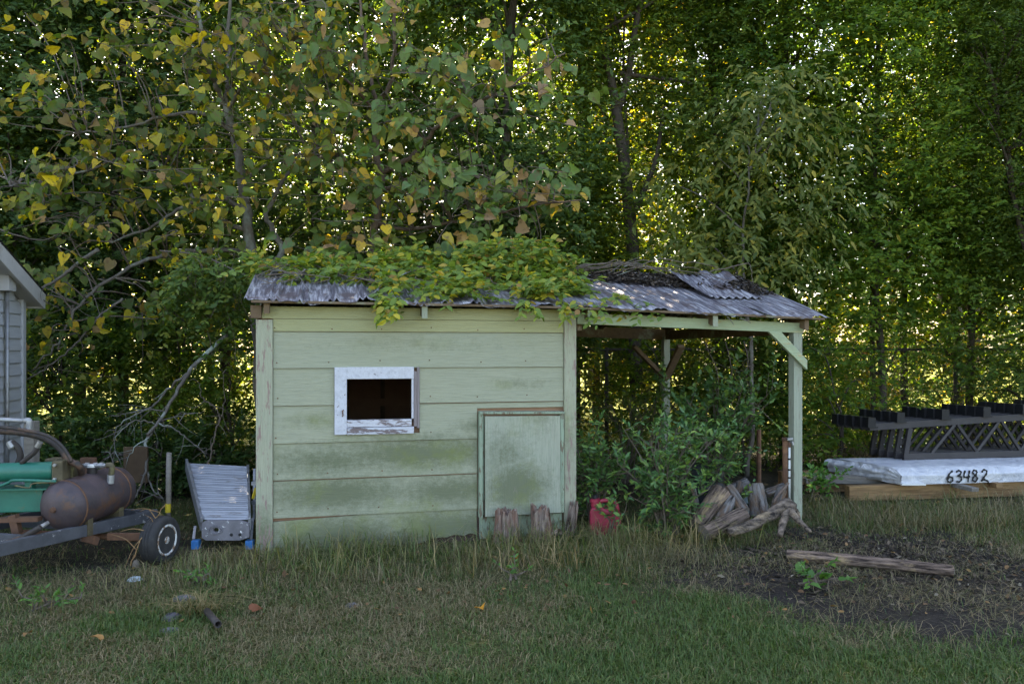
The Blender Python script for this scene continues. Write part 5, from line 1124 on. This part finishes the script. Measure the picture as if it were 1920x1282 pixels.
# ------------------------------------------------------------------ left side junk
def left_things():
    # folded step ladder lying with its top cap toward the lawn
    A, B = at(381, 975, 6.16), at(467, 975, 6.16); C, D = at(352, 874, 7.35), at(463, 880, 7.35)
    t = thing('step_ladder', 'aluminium step ladder lying folded beside the shed with splattered top cap', 'ladder', (A+B)/2*(1, 1, 0))
    upv = np.array((0, -.25, 1.0)); upv = nrm(upv)
    for k in range(9):
        s0, s1 = k/9 + .012, (k+1)/9 - .020
        P = np.zeros((9, 2, 3))
        for i, u in enumerate(np.linspace(0, 1, 9)):
            s = s0 + (s1-s0)*u
            for j in (0, 1):
                q = (A + (C-A)*s, B + (D-B)*s)[j]; P[i, j] = q + upv*(.006*(i % 2) + .042*u)
        o = MB().grid(P).build('tread', M['alu'], t, world=True); m_ = o.modifiers.new('solid', 'SOLIDIFY'); m_.thickness = .004
    ex = nrm(B-A)
    MB().bar(A - ex*.012 + (0,0,-.03), C - ex*.012 + (0,0,.02), .022, .11).build('side_rail', M['alu'], t, world=True, bevel=.003)
    MB().bar(B + ex*.004 + (0,0,-.03), D + ex*.008 + (0,0,.0), .022, .10).build('side_rail', M['alu'], t, world=True, bevel=.003)
    cap = MB(); z0, z1 = at(0, 1012, 6.15)[2], at(0, 975, 6.15)[2]; x0, x1 = A[0]-.004, B[0]+.004; yf = 6.14
    hx, hz, hr = at(405, 993, yf)[0], at(405, 993, yf)[2], .017
    n = 20; V = []; Fs = []
    for k in range(n):
        a = 2*math.pi*k/n; c, s = math.cos(a), math.sin(a); V.append((hx + hr*1.25*c, yf, hz + hr*s))
        m_ = max(abs(c)/1.0, abs(s)/1.0); tx = (x1-hx) if c > 0 else (hx-x0); tz = (z1-hz) if s > 0 else (hz-z0)
        V.append((hx + tx*c/m_, yf, hz + tz*s/m_))
    Fs = [(2*k, 2*k+1, (2*k+3) % (2*n), (2*k+2) % (2*n)) for k in range(n)]
    cp = MB().add(V, Fs).build('top_cap', M['cap'], t, world=True); m_ = cp.modifiers.new('solid', 'SOLIDIFY'); m_.thickness = .03
    for rr in (.030, .040): 
        pts = [(hx + rr*1.25*math.cos(a), yf-.004, hz + rr*.85*math.sin(a)) for a in np.linspace(0, 2*math.pi, 25)]; MB().tube(pts, .0035, 5, cap=False).build('cap_ring', M['cap'], cp, world=True, smooth=True)
    for px in (434, 450): MB().lathe([(0, .012), (.004, .012), (.005, .006), (.0055, 0)], at(px, 1002, yf), (0, -1, 0), 12).build('tool_hole', M['bracket'], cp, world=True)
    for a, b in (((366, 988), (363, 1012)), ((474, 972), (471, 1012))):
        lg = MB().bar(at(*a, 6.35), at(b[0], b[1], 6.22), .02, .03).build('leg', M['alu'], t, world=True)
        c = at(b[0] + 5 if b[0] < 400 else b[0] - 2, 1020, 6.2); MB().box(c - (.030, .03, .034), c + (.028, .03, .034)).build('foot', M['blue'], lg, world=True, bevel=.005)
        for k in (-1, 1): MB().box(c + (k*.012-.003, -.034, .0), c + (k*.012+.003, -.029, .026)).build('foot_rib', M['blue'], lg, world=True)
    MB().bar(at(472, 906, 6.6), at(482, 905, 6.6), .03, .03).bar(at(472, 942, 6.6), at(482, 941, 6.6), .03, .03).bar(at(476, 975, 6.6), at(477, 880, 6.9), .02, .03).build('back_rail', M['alu'], t, world=True)
    MB().bar(at(474, 935, 6.6), at(480, 914, 6.62), .014, .02).build('spreader', M['yellow_plastic'], t, world=True)
    # grey stake with yellow base
    t = thing('stake', 'grey weathered pole standing upright between the rusty tank and the ladder', 'stake', at(316, 655, 6.6)*(1, 1, 0))
    MB().tube([at(316, 1000, 6.6), at(316, 900, 6.6), at(317, 848, 6.6)], [.021, .022, .02], 12).build('pole', M['grey_plank'], t, world=True, smooth=True)
    MB().tube([at(315, 960, 6.59), at(315, 944, 6.59)], .0235, 12).build('band', M['yellow_plastic'], t, world=True)
    b = MB().box(at(231, 905, 7.2), at(276, 838, 7.2) + (0, .03, 0)); o = b.build('brown_board', M['brown_board'], None, bevel=.003); tag(o, 'dark brown board standing upright behind the tank', 'board')
    # bits on the lawn
    def stone(name, label, px, py, rx, ry, rz, mat, seed):
        rng = np.random.default_rng(seed); c = gp(px, py); n = 12; P = np.zeros((7, n, 3))
        for i, ph in enumerate(np.linspace(.02, math.pi/2, 7)[::-1]):
            for j in range(n):
                a = 2*math.pi*j/n; k = 1 + .3*(vnoise(np.array([[math.cos(a)*1.5+seed, math.sin(a)*1.5, ph]]), 1.3, seed)[0]-.5)
                P[i, j] = (c[0] + rx*k*math.sin(ph)*math.cos(a), c[1] + ry*k*math.sin(ph)*math.sin(a), gz(c[0], c[1]) - .006 + rz*k*math.cos(ph))
        o = MB().grid(P, True).build(name, mat, None, smooth=False); tag(o, label, 'stone' if mat is M['stone'] else 'litter')
    stone('flat_stone', 'flat grey stone half sunk in the grass below the ladder', 346, 1118, .085, .06, .03, M['stone'], 1)
    stone('flat_stone', 'pale rough stone in the grass, left of the short dark pipe', 322, 1150, .055, .06, .035, M['stone'], 2)
    stone('flat_stone', 'small dark stone nearest the camera among the lawn stones', 318, 1172, .07, .04, .025, M['stone'], 3)
    stone('flat_stone', 'small grey stone alone in the grass before the shed window', 661, 1124, .05, .04, .025, M['stone'], 4)
    stone('flat_stone', 'pale stone in the tall dry grass before the red can', 1175, 1062, .05, .05, .035, M['stone'], 5)
    stone('flat_stone', 'small tan stone leaning against the trailer tyre', 256, 1056, .03, .02, .06, M['cut_end'], 6)
    stone('crumpled_litter', 'crumpled pale blue scrap in the grass below the trailer wheel', 253, 1084, .05, .04, .03, M['bluepaper'], 7)
    t = thing('pipe_stub', 'short dark open pipe stub lying in the lawn', 'pipe', gp(400, 1162)); a = gp(388, 1145, .02); b = gp(409, 1170, .035)
    o = MB().tube([a, b], .020, 16, cap=False).build('pipe', M['hose'], t, world=True, smooth=True); m_ = o.modifiers.new('solid', 'SOLIDIFY'); m_.thickness = .004
    def leaf(label, px, py, mat, s, seed, nm='fallen_leaf'):
        rng = np.random.default_rng(seed); o = bpy.data.objects.new(nm, leaf_single(T_heart, nm, -.35)); COL.objects.link(o); o.data.materials.append(mat)
        p = gp(px, py); o.location = (p[0], p[1], gz(p[0], p[1]) + .035); o.rotation_euler = (rng.normal(.25, .2), rng.normal(-.3, .2), rng.random()*6); o.scale = (s,)*3; tag(o, label, 'leaf')
    leaf('rust brown fallen leaf lying on the lawn in front of the shed', 472, 1144, M['rust_leaf'], .08, 1)
    leaf('orange fallen leaf on the lawn below the low door', 900, 1142, M['orange_leaf'], .075, 2)
    leaf('orange fallen leaf in the tall grass before the first stump', 968, 1052, M['orange_leaf'], .06, 3)
    leaf('yellow fallen leaf caught beside the trailer rail', 208, 1014, M['orange_leaf'], .055, 4)
    leaf('brown fallen leaf in the lawn near the lower left corner', 190, 1202, M['litter'], .06, 5)
    leaf('dark red brown leaf in the tangle of dry grass before the carport', 1190, 1048, M['rust_leaf'], .09, 6)
    leaf('small tan leaf on the lawn at the far left', 55, 1192, M['litter'], .05, 7)
left_things()

# ------------------------------------------------------------------ stumps, can, logs
def log(name, label, cat, p, q, r0, r1, mat, seed, n=30, m=18, rough=.18, bend=.0, end=True, oval=1.0):
    """a log built along its own z axis from p to q"""
    p = np.array(p, float); q = np.array(q, float); L = np.linalg.norm(q-p); P = np.zeros((m, n, 3)); rng = np.random.default_rng(seed)
    ph = rng.random()*6
    for i, s in enumerate(np.linspace(0, 1, m)):
        for j in range(n):
            a = 2*math.pi*j/n; rr = (r0 + (r1-r0)*s)
            k = 1 + rough*2*(vnoise(np.array([[math.cos(a)*2.2+seed*3, math.sin(a)*2.2, s*L*4.5]]), 1.8, seed, 4)[0]-.5)
            P[i, j] = (rr*k*math.cos(a) + bend*math.sin(math.pi*s), rr*k*math.sin(a)*oval, s*L)
    b = MB().grid(P, True); o = b.build(name, M[mat], None, smooth=True)
    Z = Vector(nrm(q-p)); R = Z.to_track_quat('Z', 'Y').to_matrix().to_4x4(); o.matrix_basis = Matrix.Translation(Vector(p)) @ R
    tag(o, label, cat)
    if end:
        for ring_, z in ((P[0], -1), (P[-1], 1)):
            c = ring_.mean(0); V = [c + (0, 0, .006*z)] + [c + (w_-c)*.55 + (0, 0, .004*z*(i % 2)) for i, w_ in enumerate(ring_)] + [w_ for w_ in ring_]
            Fs = []
            for k in range(n):
                k2 = (k+1) % n; f1 = (0, 1+k, 1+k2); f2 = (1+k, 1+n+k, 1+n+k2, 1+k2); Fs += [f1 if z > 0 else f1[::-1], f2 if z > 0 else f2[::-1]]
            MB().add(V, Fs).build('cut_end', M['cut_end'], o)
    return o
def stump(label, px, py, w_, h, seed, lean=(0, 0), mat='stump'):
    rng = np.random.default_rng(seed); c = gp(px, py); n = 64; m = 16; P = np.zeros((m+1, n, 3)); jag = rng.random(n)
    for j in range(n):
        a = 2*math.pi*j/n
        top = h*(1.04 - .42*vnoise(np.array([[math.cos(a)*2+seed, math.sin(a)*2, 0]]), 1.9, seed, 4)[0] - .10*jag[j])
        ridge = 1 + .55*(vnoise(np.array([[math.cos(a)*2.6+seed*2, math.sin(a)*2.6, 0]]), 2.2, seed+5, 4)[0]-.5) + .16*(jag[j]-.5)
        for i, s in enumerate(np.linspace(0, 1, m)):
            fl = 1 + .35*(1-s)**3; rr = w_/2*ridge*fl*(1 + .12*(vnoise(np.array([[math.cos(a)*2, math.sin(a)*2, s*3+seed]]), 1.5, seed+3, 2)[0]-.5))*(1-.12*s)
            P[i, j] = (rr*math.cos(a) + lean[0]*s, rr*math.sin(a)*.8 + lean[1]*s, -.03 + (top+.03)*s)
        P[m, j] = P[m-1, j]*(.45, .45, 1) + (lean[0]*.55, lean[1]*.55, -.09*h)
    b = MB().grid(P, True); k = len(b.V); b.F.append(tuple(range(k-n, k)))
    o = b.build('rotten_stump', M[mat], None, smooth=False); o.location = c; tag(o, label, 'stump')
def wood():
    stump('widest rotten split stump standing in front of the low door', 950, 1018, .20, .335, 1)
    stump('rotten stump with a forked splinter, between the wide stump and the leaning one', 1018, 1014, .165, .335, 2, (-.02, .02))
    stump('narrow rotten post stump leaning right beside the laurel bush', 1066, 1004, .085, .36, 3, (.05, .02))
    log('short_log', 'small knot of wood lying against the middle stump', 'log', at(1036, 1002, 6.35), at(1050, 996, 6.3), .02, .026, 'stump', 12, end=False)
    # red can
    c = gp(1136, 1001); t = thing('fuel_can', 'faded red plastic fuel can half hidden in the laurel bush', 'fuel can', c, math.radians(-12)); c0 = (0, 0, 0)
    MB().prism([(-.125, .0), (.115, .0), (.125, .03), (.125, .17), (.085, .215), (-.02, .235), (-.115, .235), (-.130, .20), (-.130, .03)], -.085, .085).build('body', M['red'], t, bevel=.02, seg=3)
    MB().tube(curve([(.10, 0, .20), (.085, 0, .262), (.02, 0, .285), (-.045, 0, .275), (-.05, 0, .235)], 4), .017, 8).build('handle', M['red'], t, smooth=True)
    MB().lathe([(0, .040), (.035, .040), (.04, .044), (.062, .044), (.066, .03), (.067, 0)], (-.085, 0, .232), (-.15, 0, 1), 16).build('cap', M['red'], t)
    MB().lathe([(0, .024), (.03, .022), (.031, 0)], (-.088, 0, .298), (-.15, 0, 1), 12).build('spout', M['bracket'], t)
    MB().box((-.075, -.089, .07), (.06, -.083, .15)).build('side_panel', M['red'], t, bevel=.002)
    # firewood, heaped before the right post
    W_ = [('big reddish split log leaning in the middle of the firewood heap', (1305, 985, 6.75), (1352, 920, 6.95), .075, .09, 'log_red'),
          ('grey log standing steeply at the left of the firewood heap', (1306, 960, 6.9), (1296, 908, 7.05), .04, .035, 'log'),
          ('grey weathered log leaning between the reddish log and the broad one', (1396, 958, 6.8), (1366, 915, 7.0), .05, .052, 'log'),
          ('broad pale grey chunk standing upright in the firewood heap', (1425, 968, 6.95), (1415, 908, 7.05), .085, .075, 'log'),
          ('grey split chunk at the right end of the firewood heap by the post', (1452, 965, 7.0), (1465, 918, 7.1), .05, .045, 'log'),
          ('dark log lying across the back of the firewood heap', (1340, 932, 7.3), (1400, 905, 7.4), .06, .06, 'log'),
          ('small round log end poking out high in the heap', (1385, 925, 7.15), (1388, 903, 7.2), .03, .03, 'log'),
          ('dark reddish log lying low under the heap', (1320, 1000, 6.55), (1395, 965, 6.75), .07, .07, 'log_red'),
          ('short grey log wedged behind the broad chunk', (1435, 925, 7.25), (1470, 912, 7.3), .045, .045, 'log'),
          ('thin stick of wood poking out right of the broad chunk', (1450, 940, 6.95), (1478, 905, 7.1), .014, .012, 'log_red'),
          ('slim grey log lying between the reddish log and the bush', (1350, 975, 6.72), (1372, 935, 6.9), .045, .05, 'log')]
    for i, (lab, p, q, r0, r1, mt) in enumerate(W_): log('firewood_log', lab, 'log', at(p[0], p[1], p[2]), at(q[0], q[1], q[2]), r0, r1, mt, 20+i, rough=.22, oval=.8 + .05*(i % 4))['group'] = 'heaped firewood'
    # the root log
    rg = np.random.default_rng(3); t = thing('root_log', 'gnarled root log with forked feet lying on the dark mulch', 'log', gp(1440, 1000))
    Yl = 6.55
    c = curve([at(1366, 998, 6.42), at(1405, 985, 6.48), at(1445, 966, 6.55), at(1475, 945, 6.62), at(1486, 955, 6.6)], 6, .004, rg)
    def gnarl(c, r, nm):
        n = 16; P = np.zeros((len(c), n, 3)); T = nrm(np.gradient(c, axis=0))
        for i in range(len(c)):
            a1 = nrm(np.cross(T[i], (0, .3, 1.0))); a2 = np.cross(T[i], a1)
            for j in range(n):
                a = 2*math.pi*j/n; k = 1 + .5*(vnoise(np.array([[math.cos(a)*2, math.sin(a)*2, i*.28]]), 1.3, 5, 3)[0]-.5) + .07*math.sin(a*7+i*.3)
                P[i, j] = c[i] + r[i]*k*(math.cos(a)*a1 + math.sin(a)*a2)
        b = MB().grid(P, True); b.F.append(tuple(range(n))[::-1]); b.F.append(tuple((len(c)-1)*n + k for k in range(n))); b.build(nm, M['gnarl'], t, world=True, smooth=True)
    gnarl(c, np.interp(np.linspace(0, 1, len(c)), [0, .3, .75, .9, 1], [.036, .045, .050, .055, .028]), 'trunk')
    for pts, r0, r1 in (([(1478, 950, 6.6), (1492, 970, 6.5), (1508, 985, 6.4), (1520, 997, 6.3)], .034, .010), ([(1474, 958, 6.58), (1468, 980, 6.5), (1462, 1004, 6.4)], .036, .022), ([(1484, 945, 6.7), (1496, 960, 6.7), (1500, 975, 6.6)], .02, .008)):
        c = curve([at(*p) for p in pts], 5, .003, rg); gnarl(c, np.linspace(r0, r1, len(c)), 'root')
    a, b = gp(1476, 1040, .03), gp(1788, 1070, .03)
    o = log('fallen_log', 'long thin bare log lying flat on the dark mulched soil', 'log', a, b, .044, .038, 'log_red', 33, m=30, rough=.16, bend=.03)
    # posts and pipes at the right carport post
    Y = 7.32; t = thing('rusty_pipe', 'rusty steel pipe standing just left of the carport front post', 'pipe', (px2x(1472, Y), Y, 0)); MB().tube([at(1472, 965, Y), at(1472, 822, Y)], .025, 12).build('pipe', M['rust'], t, world=True, smooth=True); MB().tube([at(1472, 826, Y), at(1472, 820, Y)], .03, 12).build('collar', M['rust'], t, world=True)
    Y = 7.25; t = thing('water_standpipe', 'white plastic standpipe with a tap beside the carport front post', 'pipe', (px2x(1480, Y), Y, 0)); MB().tube([at(1480, 950, Y), at(1480, 838, Y)], .010, 10).build('pipe', M['white_pipe'], t, world=True, smooth=True)
    MB().lathe([(0, .014), (.02, .016), (.045, .012), (.05, 0)], at(1480, 838, Y), (0, 0, 1), 10).build('coupling', M['rust'], t, world=True); MB().bar(at(1476, 823, Y), at(1486, 822, Y), .018, .02).build('tap', M['galv'], t, world=True)
    MB().tube([at(1481, 829, Y), at(1486, 828, Y-.03), at(1487, 834, Y-.03)], .008, 8).build('spout', M['galv'], t, world=True)
    for y_ in (860, 880, 895): MB().tube([at(1480, y_-1.5, Y), at(1480, y_+1.5, Y)], .0135, 8).build('clip', M['bracket'], t, world=True)
    Y = 9.0; t = thing('iron_post', 'thin rusty iron post at the back of the carport', 'post', (px2x(1423, Y), Y, 0)); MB().tube([at(1423, 930, Y), at(1423, 805, Y)], .026, 8).build('post', M['rust'], t, world=True)
    # dark drums behind the firewood
    for lab, px, py, Y, r, h in (('dark grey plastic drum half hidden behind the firewood and leaves', 1325, 905, 8.2, .17, .40), ('small bluish jug behind the light leaves at the firewood', 1404, 905, 7.5, .07, .28)):
        x = px2x(px, Y); t = thing('drum' if r > .1 else 'jug', lab, 'drum' if r > .1 else 'jug', (x, Y, 0))
        MB().lathe([(0, r*.95), (.02, r), (h*.32, r), (h*.34, r*1.04), (h*.38, r*1.04), (h*.40, r), (h*.66, r), (h*.68, r*1.04), (h*.72, r*1.04), (h*.74, r), (h*.96, r), (h, r*.93), (h*1.0, 0)], (x, Y, 0), (0, 0, 1), 24).build('body', M['barrel'] if r > .1 else M['bluepaper'], t, world=True, smooth=True)
        MB().lathe([(0, .03), (.03, .03), (.031, 0)], (x + r*.4, Y, h), (0, 0, 1), 12).build('cap', M['bracket'], t, world=True)
wood()

# ------------------------------------------------------------------ timbers, wrapped bundle and trusses at the right
def kit():
    A = math.radians(9.0); ux = np.array((math.cos(A), math.sin(A), 0)); vx = np.array((-math.sin(A), math.cos(A), 0))*1.0
    vs = nrm(np.array((-.36, .93, 0)))       # the bundle's slanting end
    o0 = np.array((px2x(1592, 8.22), 8.22, 0))
    def timber(label, a, L, w_, h, mat='timber', name='timber_beam', ang=A):
        t = bpy.data.objects.new(name, None); bpy.data.objects.remove(t)
        o = MB().box((0, -w_/2, -h/2), (L, w_/2, h/2)).build(name, M[mat], None, bevel=.004); o.location = a; o.rotation_euler = (0, 0, ang); tag(o, label, 'timber'); return o
    timber('long yellow brown timber lying under the front of the white bundle', o0 + (0, .05, .075), 3.4, .09, .155)
    timber('second timber lying on the ground behind the front one', o0 + vx*.55 + (-.15, 0, .075), 3.4, .09, .15)
    a = gp(1508, 905, .10); timber('weathered timber end sticking out left beyond the white bundle', np.array((px2x(1508, 8.75), 8.75, .13)), 3.6, .14, .05, 'grey_plank', 'timber_beam', math.radians(-3))
    timber('thin plank lying slantwise at the left end of the timbers', np.array((px2x(1512, 8.9), 8.9, .17)), 1.0, .10, .03, 'grey_plank', 'plank', math.radians(-20))
    timber('third timber lying at the back under the white bundle', o0 + vx*1.05 + (-.2, 0, .075), 3.4, .09, .15)
    p = at(1790, 908, 8.33); t = MB().bar(p + vx*.6, at(1829, 918, 8.14), .085, .04).build('spacer_block', M['grey_plank'], None, bevel=.003); tag(t, 'dark grey wooden spacer poking out under the bundle beside the number', 'block')
    p = at(1877, 910, 8.3); t = MB().box(p + (-.035, .02, -.035), p + (.035, .3, .02)).build('spacer_block', M['timber'], None, bevel=.003); tag(t, 'small orange brown wooden block under the bundle near the right edge', 'block')
    p = at(1700, 909, 8.20); t = MB().box(p + (-.05, .0, -.006), p + (.20, .1, .012)).build('pale_slat', M['white_pipe'], None, bevel=.003); tag(t, 'pale slat end lying on the front timber under the bundle corner', 'slat')
    # white wrapped bundle: a wrapped slab, wrinkled, the far left end drooping
    b0 = np.array((px2x(1690, 8.24), 8.24, .165)); H = .165; L = 2.7; Wd = 1.02
    t = thing('wrapped_bundle', 'long white plastic wrapped bundle on timbers with a hand painted number', 'bundle', b0*(1, 1, 0))
    nu, nv = 90, 44
    def pt(s, q, hh):  # s along, q depth, hh height 0..1
        droop = .020*max(0, q-.5)
        return b0 + ux*s + vs*q*(1.0 if s < .3 else 1.0) + np.array((0, 0, H*hh - droop))
    def wr(P, amp, seed): return (vnoise(P*np.array((1, 1, 2.0)), 5.0, seed, 3)-.5)*amp
    us = np.concatenate([np.linspace(0, .9, 50), np.linspace(.93, L, 40)]); prof = []
    # cross section: bottom front -> fold -> top front -> top -> back
    sec = [(.0, .0), (.0, .15), (.0, .3), (-.004, .45), (-.008, .56), (-.004, .60), (.02, .68), (.05, .80), (.085, .92), (.13, .985), (.2, 1.0), (.35, .99), (.5, 1.0), (.65, .99), (.8, 1.0), (.93, .98), (1.0, .93), (1.02, .6), (1.02, .0)]
    P = np.array([[pt(s, q*Wd, hh) for (q, hh) in sec] for s in us])
    # bring the left end's roof edge down to a soft rounded fold
    P2 = P.copy(); flat = P2.reshape(-1, 3); N = wr(flat, .022, 3).reshape(P.shape[:2]); P[..., 1] -= N*.7; P[..., 2] += N*.5
    MB().grid(P).build('wrap', M['wrap'], t, world=True, smooth=True)
    # end face, pulled into folds that fan from the front corner
    ns, nh = 40, 12; E = np.zeros((ns, nh, 3))
    for i, q in enumerate(np.linspace(0, 1.02, ns)):
        topz = np.interp(q, [0, .02, .05, .085, .13, .2, 1.0, 1.02], [.58, .68, .80, .92, .985, 1.0, .93, .90])
        for j, hh in enumerate(np.linspace(0, 1, nh)):
            fan = .010*math.sin((hh-.5)*9/(q+.25)) * (1-hh*.2) + .014*math.sin(q*34 + 5*hh)*min(1, q*3)
            bulge = .03*math.sin(math.pi*hh)*min(1, q*4) + .05*max(0, q-.8)*(hh-.3)
            E[i, j] = pt(0, q*Wd, hh*topz) - ux*(bulge + fan) + (0, 0, .05*max(0, q-.75)*(1-hh))
    E += ((vnoise(E, 9, 8, 3)-.5)*.02)[..., None]*np.array((1, -.5, .3)); E[:, -1] = [pt(0, q*Wd, np.interp(q, [0, .02, .05, .085, .13, .2, 1.0, 1.02], [.58, .68, .80, .92, .985, 1.0, .93, .90])) + ux*.006 for q in np.linspace(0, 1.02, ns)]
    MB().grid(E).build('wrap_end', M['wrap'], t, world=True, smooth=True)
    MB().box((0,0,0),(.01,.01,.01))
    # tape seam along the fold
    # painted number: brush strokes on the front face
    def stroke(digit, x, z, w_, h):
        S = {'6': [[(.75, 1.0), (.35, .72), (.15, .35), (.18, .08), (.45, .0), (.72, .12), (.70, .38), (.42, .46), (.18, .30)]],
             '3': [[(.15, .86), (.40, 1.0), (.70, .90), (.66, .68), (.36, .55), (.70, .44), (.78, .20), (.50, .0), (.18, .06)]],
             '4': [[(.25, 1.0), (.12, .48), (.45, .40), (.85, .46)], [(.78, 1.0), (.68, .5), (.60, -.05)]],
             '8': [[(.72, .88), (.40, 1.0), (.20, .80), (.48, .56), (.76, .28), (.55, .0), (.24, .10), (.28, .34), (.60, .60), (.74, .88)]],
             '2': [[(.15, .78), (.35, 1.0), (.70, .92), (.70, .66), (.40, .34), (.12, .05), (.45, .14), (.80, .02), (.98, -.12)]]}[digit]
        return [[(x + a*w_, z + b*h) for a, b in s_] for s_ in S]
    nb = MB(); yv = 8.24
    for dg, px in zip('63482', (1772, 1788, 1803, 1818, 1836)):
        s0 = ((px - CX)/F*8.24 - b0[0]*1.0); X = (px - CX)/F; s_ = (X*b0[1] - b0[0])/(ux[0] - X*ux[1]); z0 = .165 + .018
        for st in stroke(dg, s_, z0, .098, .118):
            c = curve([b0*(1, 1, 0) + ux*a - vs*.016 + (0, 0, b) for a, b in st], 5); n = len(c); V = []; Fs = []
            T = nrm(np.gradient(c, axis=0)); nrm_ = np.array((ux[1], -ux[0], 0))
            for i in range(n):
                sd = np.cross(nrm_, T[i])*(.0095 + .0028*math.sin(i*1.3)); V += [c[i] + sd, c[i] - sd, c[i] - sd - nrm_*.002, c[i] + sd - nrm_*.002]
            for i in range(n-1):
                for j in range(4): Fs.append((i*4+j, (i+1)*4+j, (i+1)*4+(j+1) % 4, i*4+(j+1) % 4))
            nb.add(V, Fs)
    nb.build('painted_number', M['ink'], t, world=True)
    # five open web trusses standing on the bundle, with stacks of bracket plates on their top chords
    labs = ['front brown open web truss standing on the white bundle', 'second brown truss, just behind the front one', 'third brown truss, in the middle of the stack of five', 'fourth brown truss, just in front of the rearmost one', 'rearmost brown truss of the stack on the white bundle']
    f0 = np.array((px2x(1693, 8.95), 8.95, .165 + .165 + .012)); Ht = .375; slope = .045
    for k, lab in enumerate(labs):
        o = f0 + vs*.118*k
        t = thing('roof_truss', lab, 'truss', o*(1, 1, 0), 0, 'brown trusses stacked on the white bundle'); LT = 2.6
        tz = lambda s: Ht + slope*s
        MB().bar(o + ux*0 + (0, 0, .02), o + ux*LT + (0, 0, .03), .045, .075).build('bottom_chord', M['truss'], t, world=True, bevel=.003)
        MB().bar(o - ux*.42 + (0, 0, tz(-.42)), o + ux*LT + (0, 0, tz(LT)), .045, .075).build('top_chord', M['truss'], t, world=True, bevel=.003)
        MB().bar(o + ux*.03 + (0, 0, .055), o + ux*.085 + (0, 0, tz(.05)-.035), .04, .055, ux).build('end_post', M['truss'], t, world=True, bevel=.002)
        s = .40; 
        for m_ in range(5):
            a = .40 + m_*.56
            MB().bar(o + ux*(a-.05) + (0, 0, .055), o + ux*(a+.235) + (0, 0, tz(a+.23)-.035), .03, .035, (0, 1, 0)).build('web', M['truss'], t, world=True)
            MB().bar(o + ux*(a+.275) + (0, 0, tz(a+.27)-.035), o + ux*(a+.52) + (0, 0, .055), .03, .035, (0, 1, 0)).build('web', M['truss'], t, world=True)
        if k: 
            for z in (.12, .22, .31): MB().lathe([(0, .008), (.008, .008), (.009, 0)], o + ux*(.04+z*.14) + (0, 0, z) - vs*.021, -vs, 6).build('bolt', M['galv'], t, world=True)
        for a in (-.46, -.05, .50, 1.02, 1.52, 2.0):
            c = o + ux*a + (0, 0, tz(a) + .045)
            if a < -.45: c = o + ux*(a+.06) + (0, 0, tz(a) + .01)
            b = MB().bar(c - ux*.055 + (0, 0, .045), c + ux*.035 + (0, 0, .042), .105, .115)
            b.bar(c + ux*.0 + (0, 0, -.008), c + ux*.075 + (0, 0, -.010), .06, .02); b.bar(c - ux*.046 + (0, 0, .078), c - ux*.01 + (0, 0, .080), .05, .012)
            b.build('purlin_bracket', M['bracket'], t, world=True)
kit()
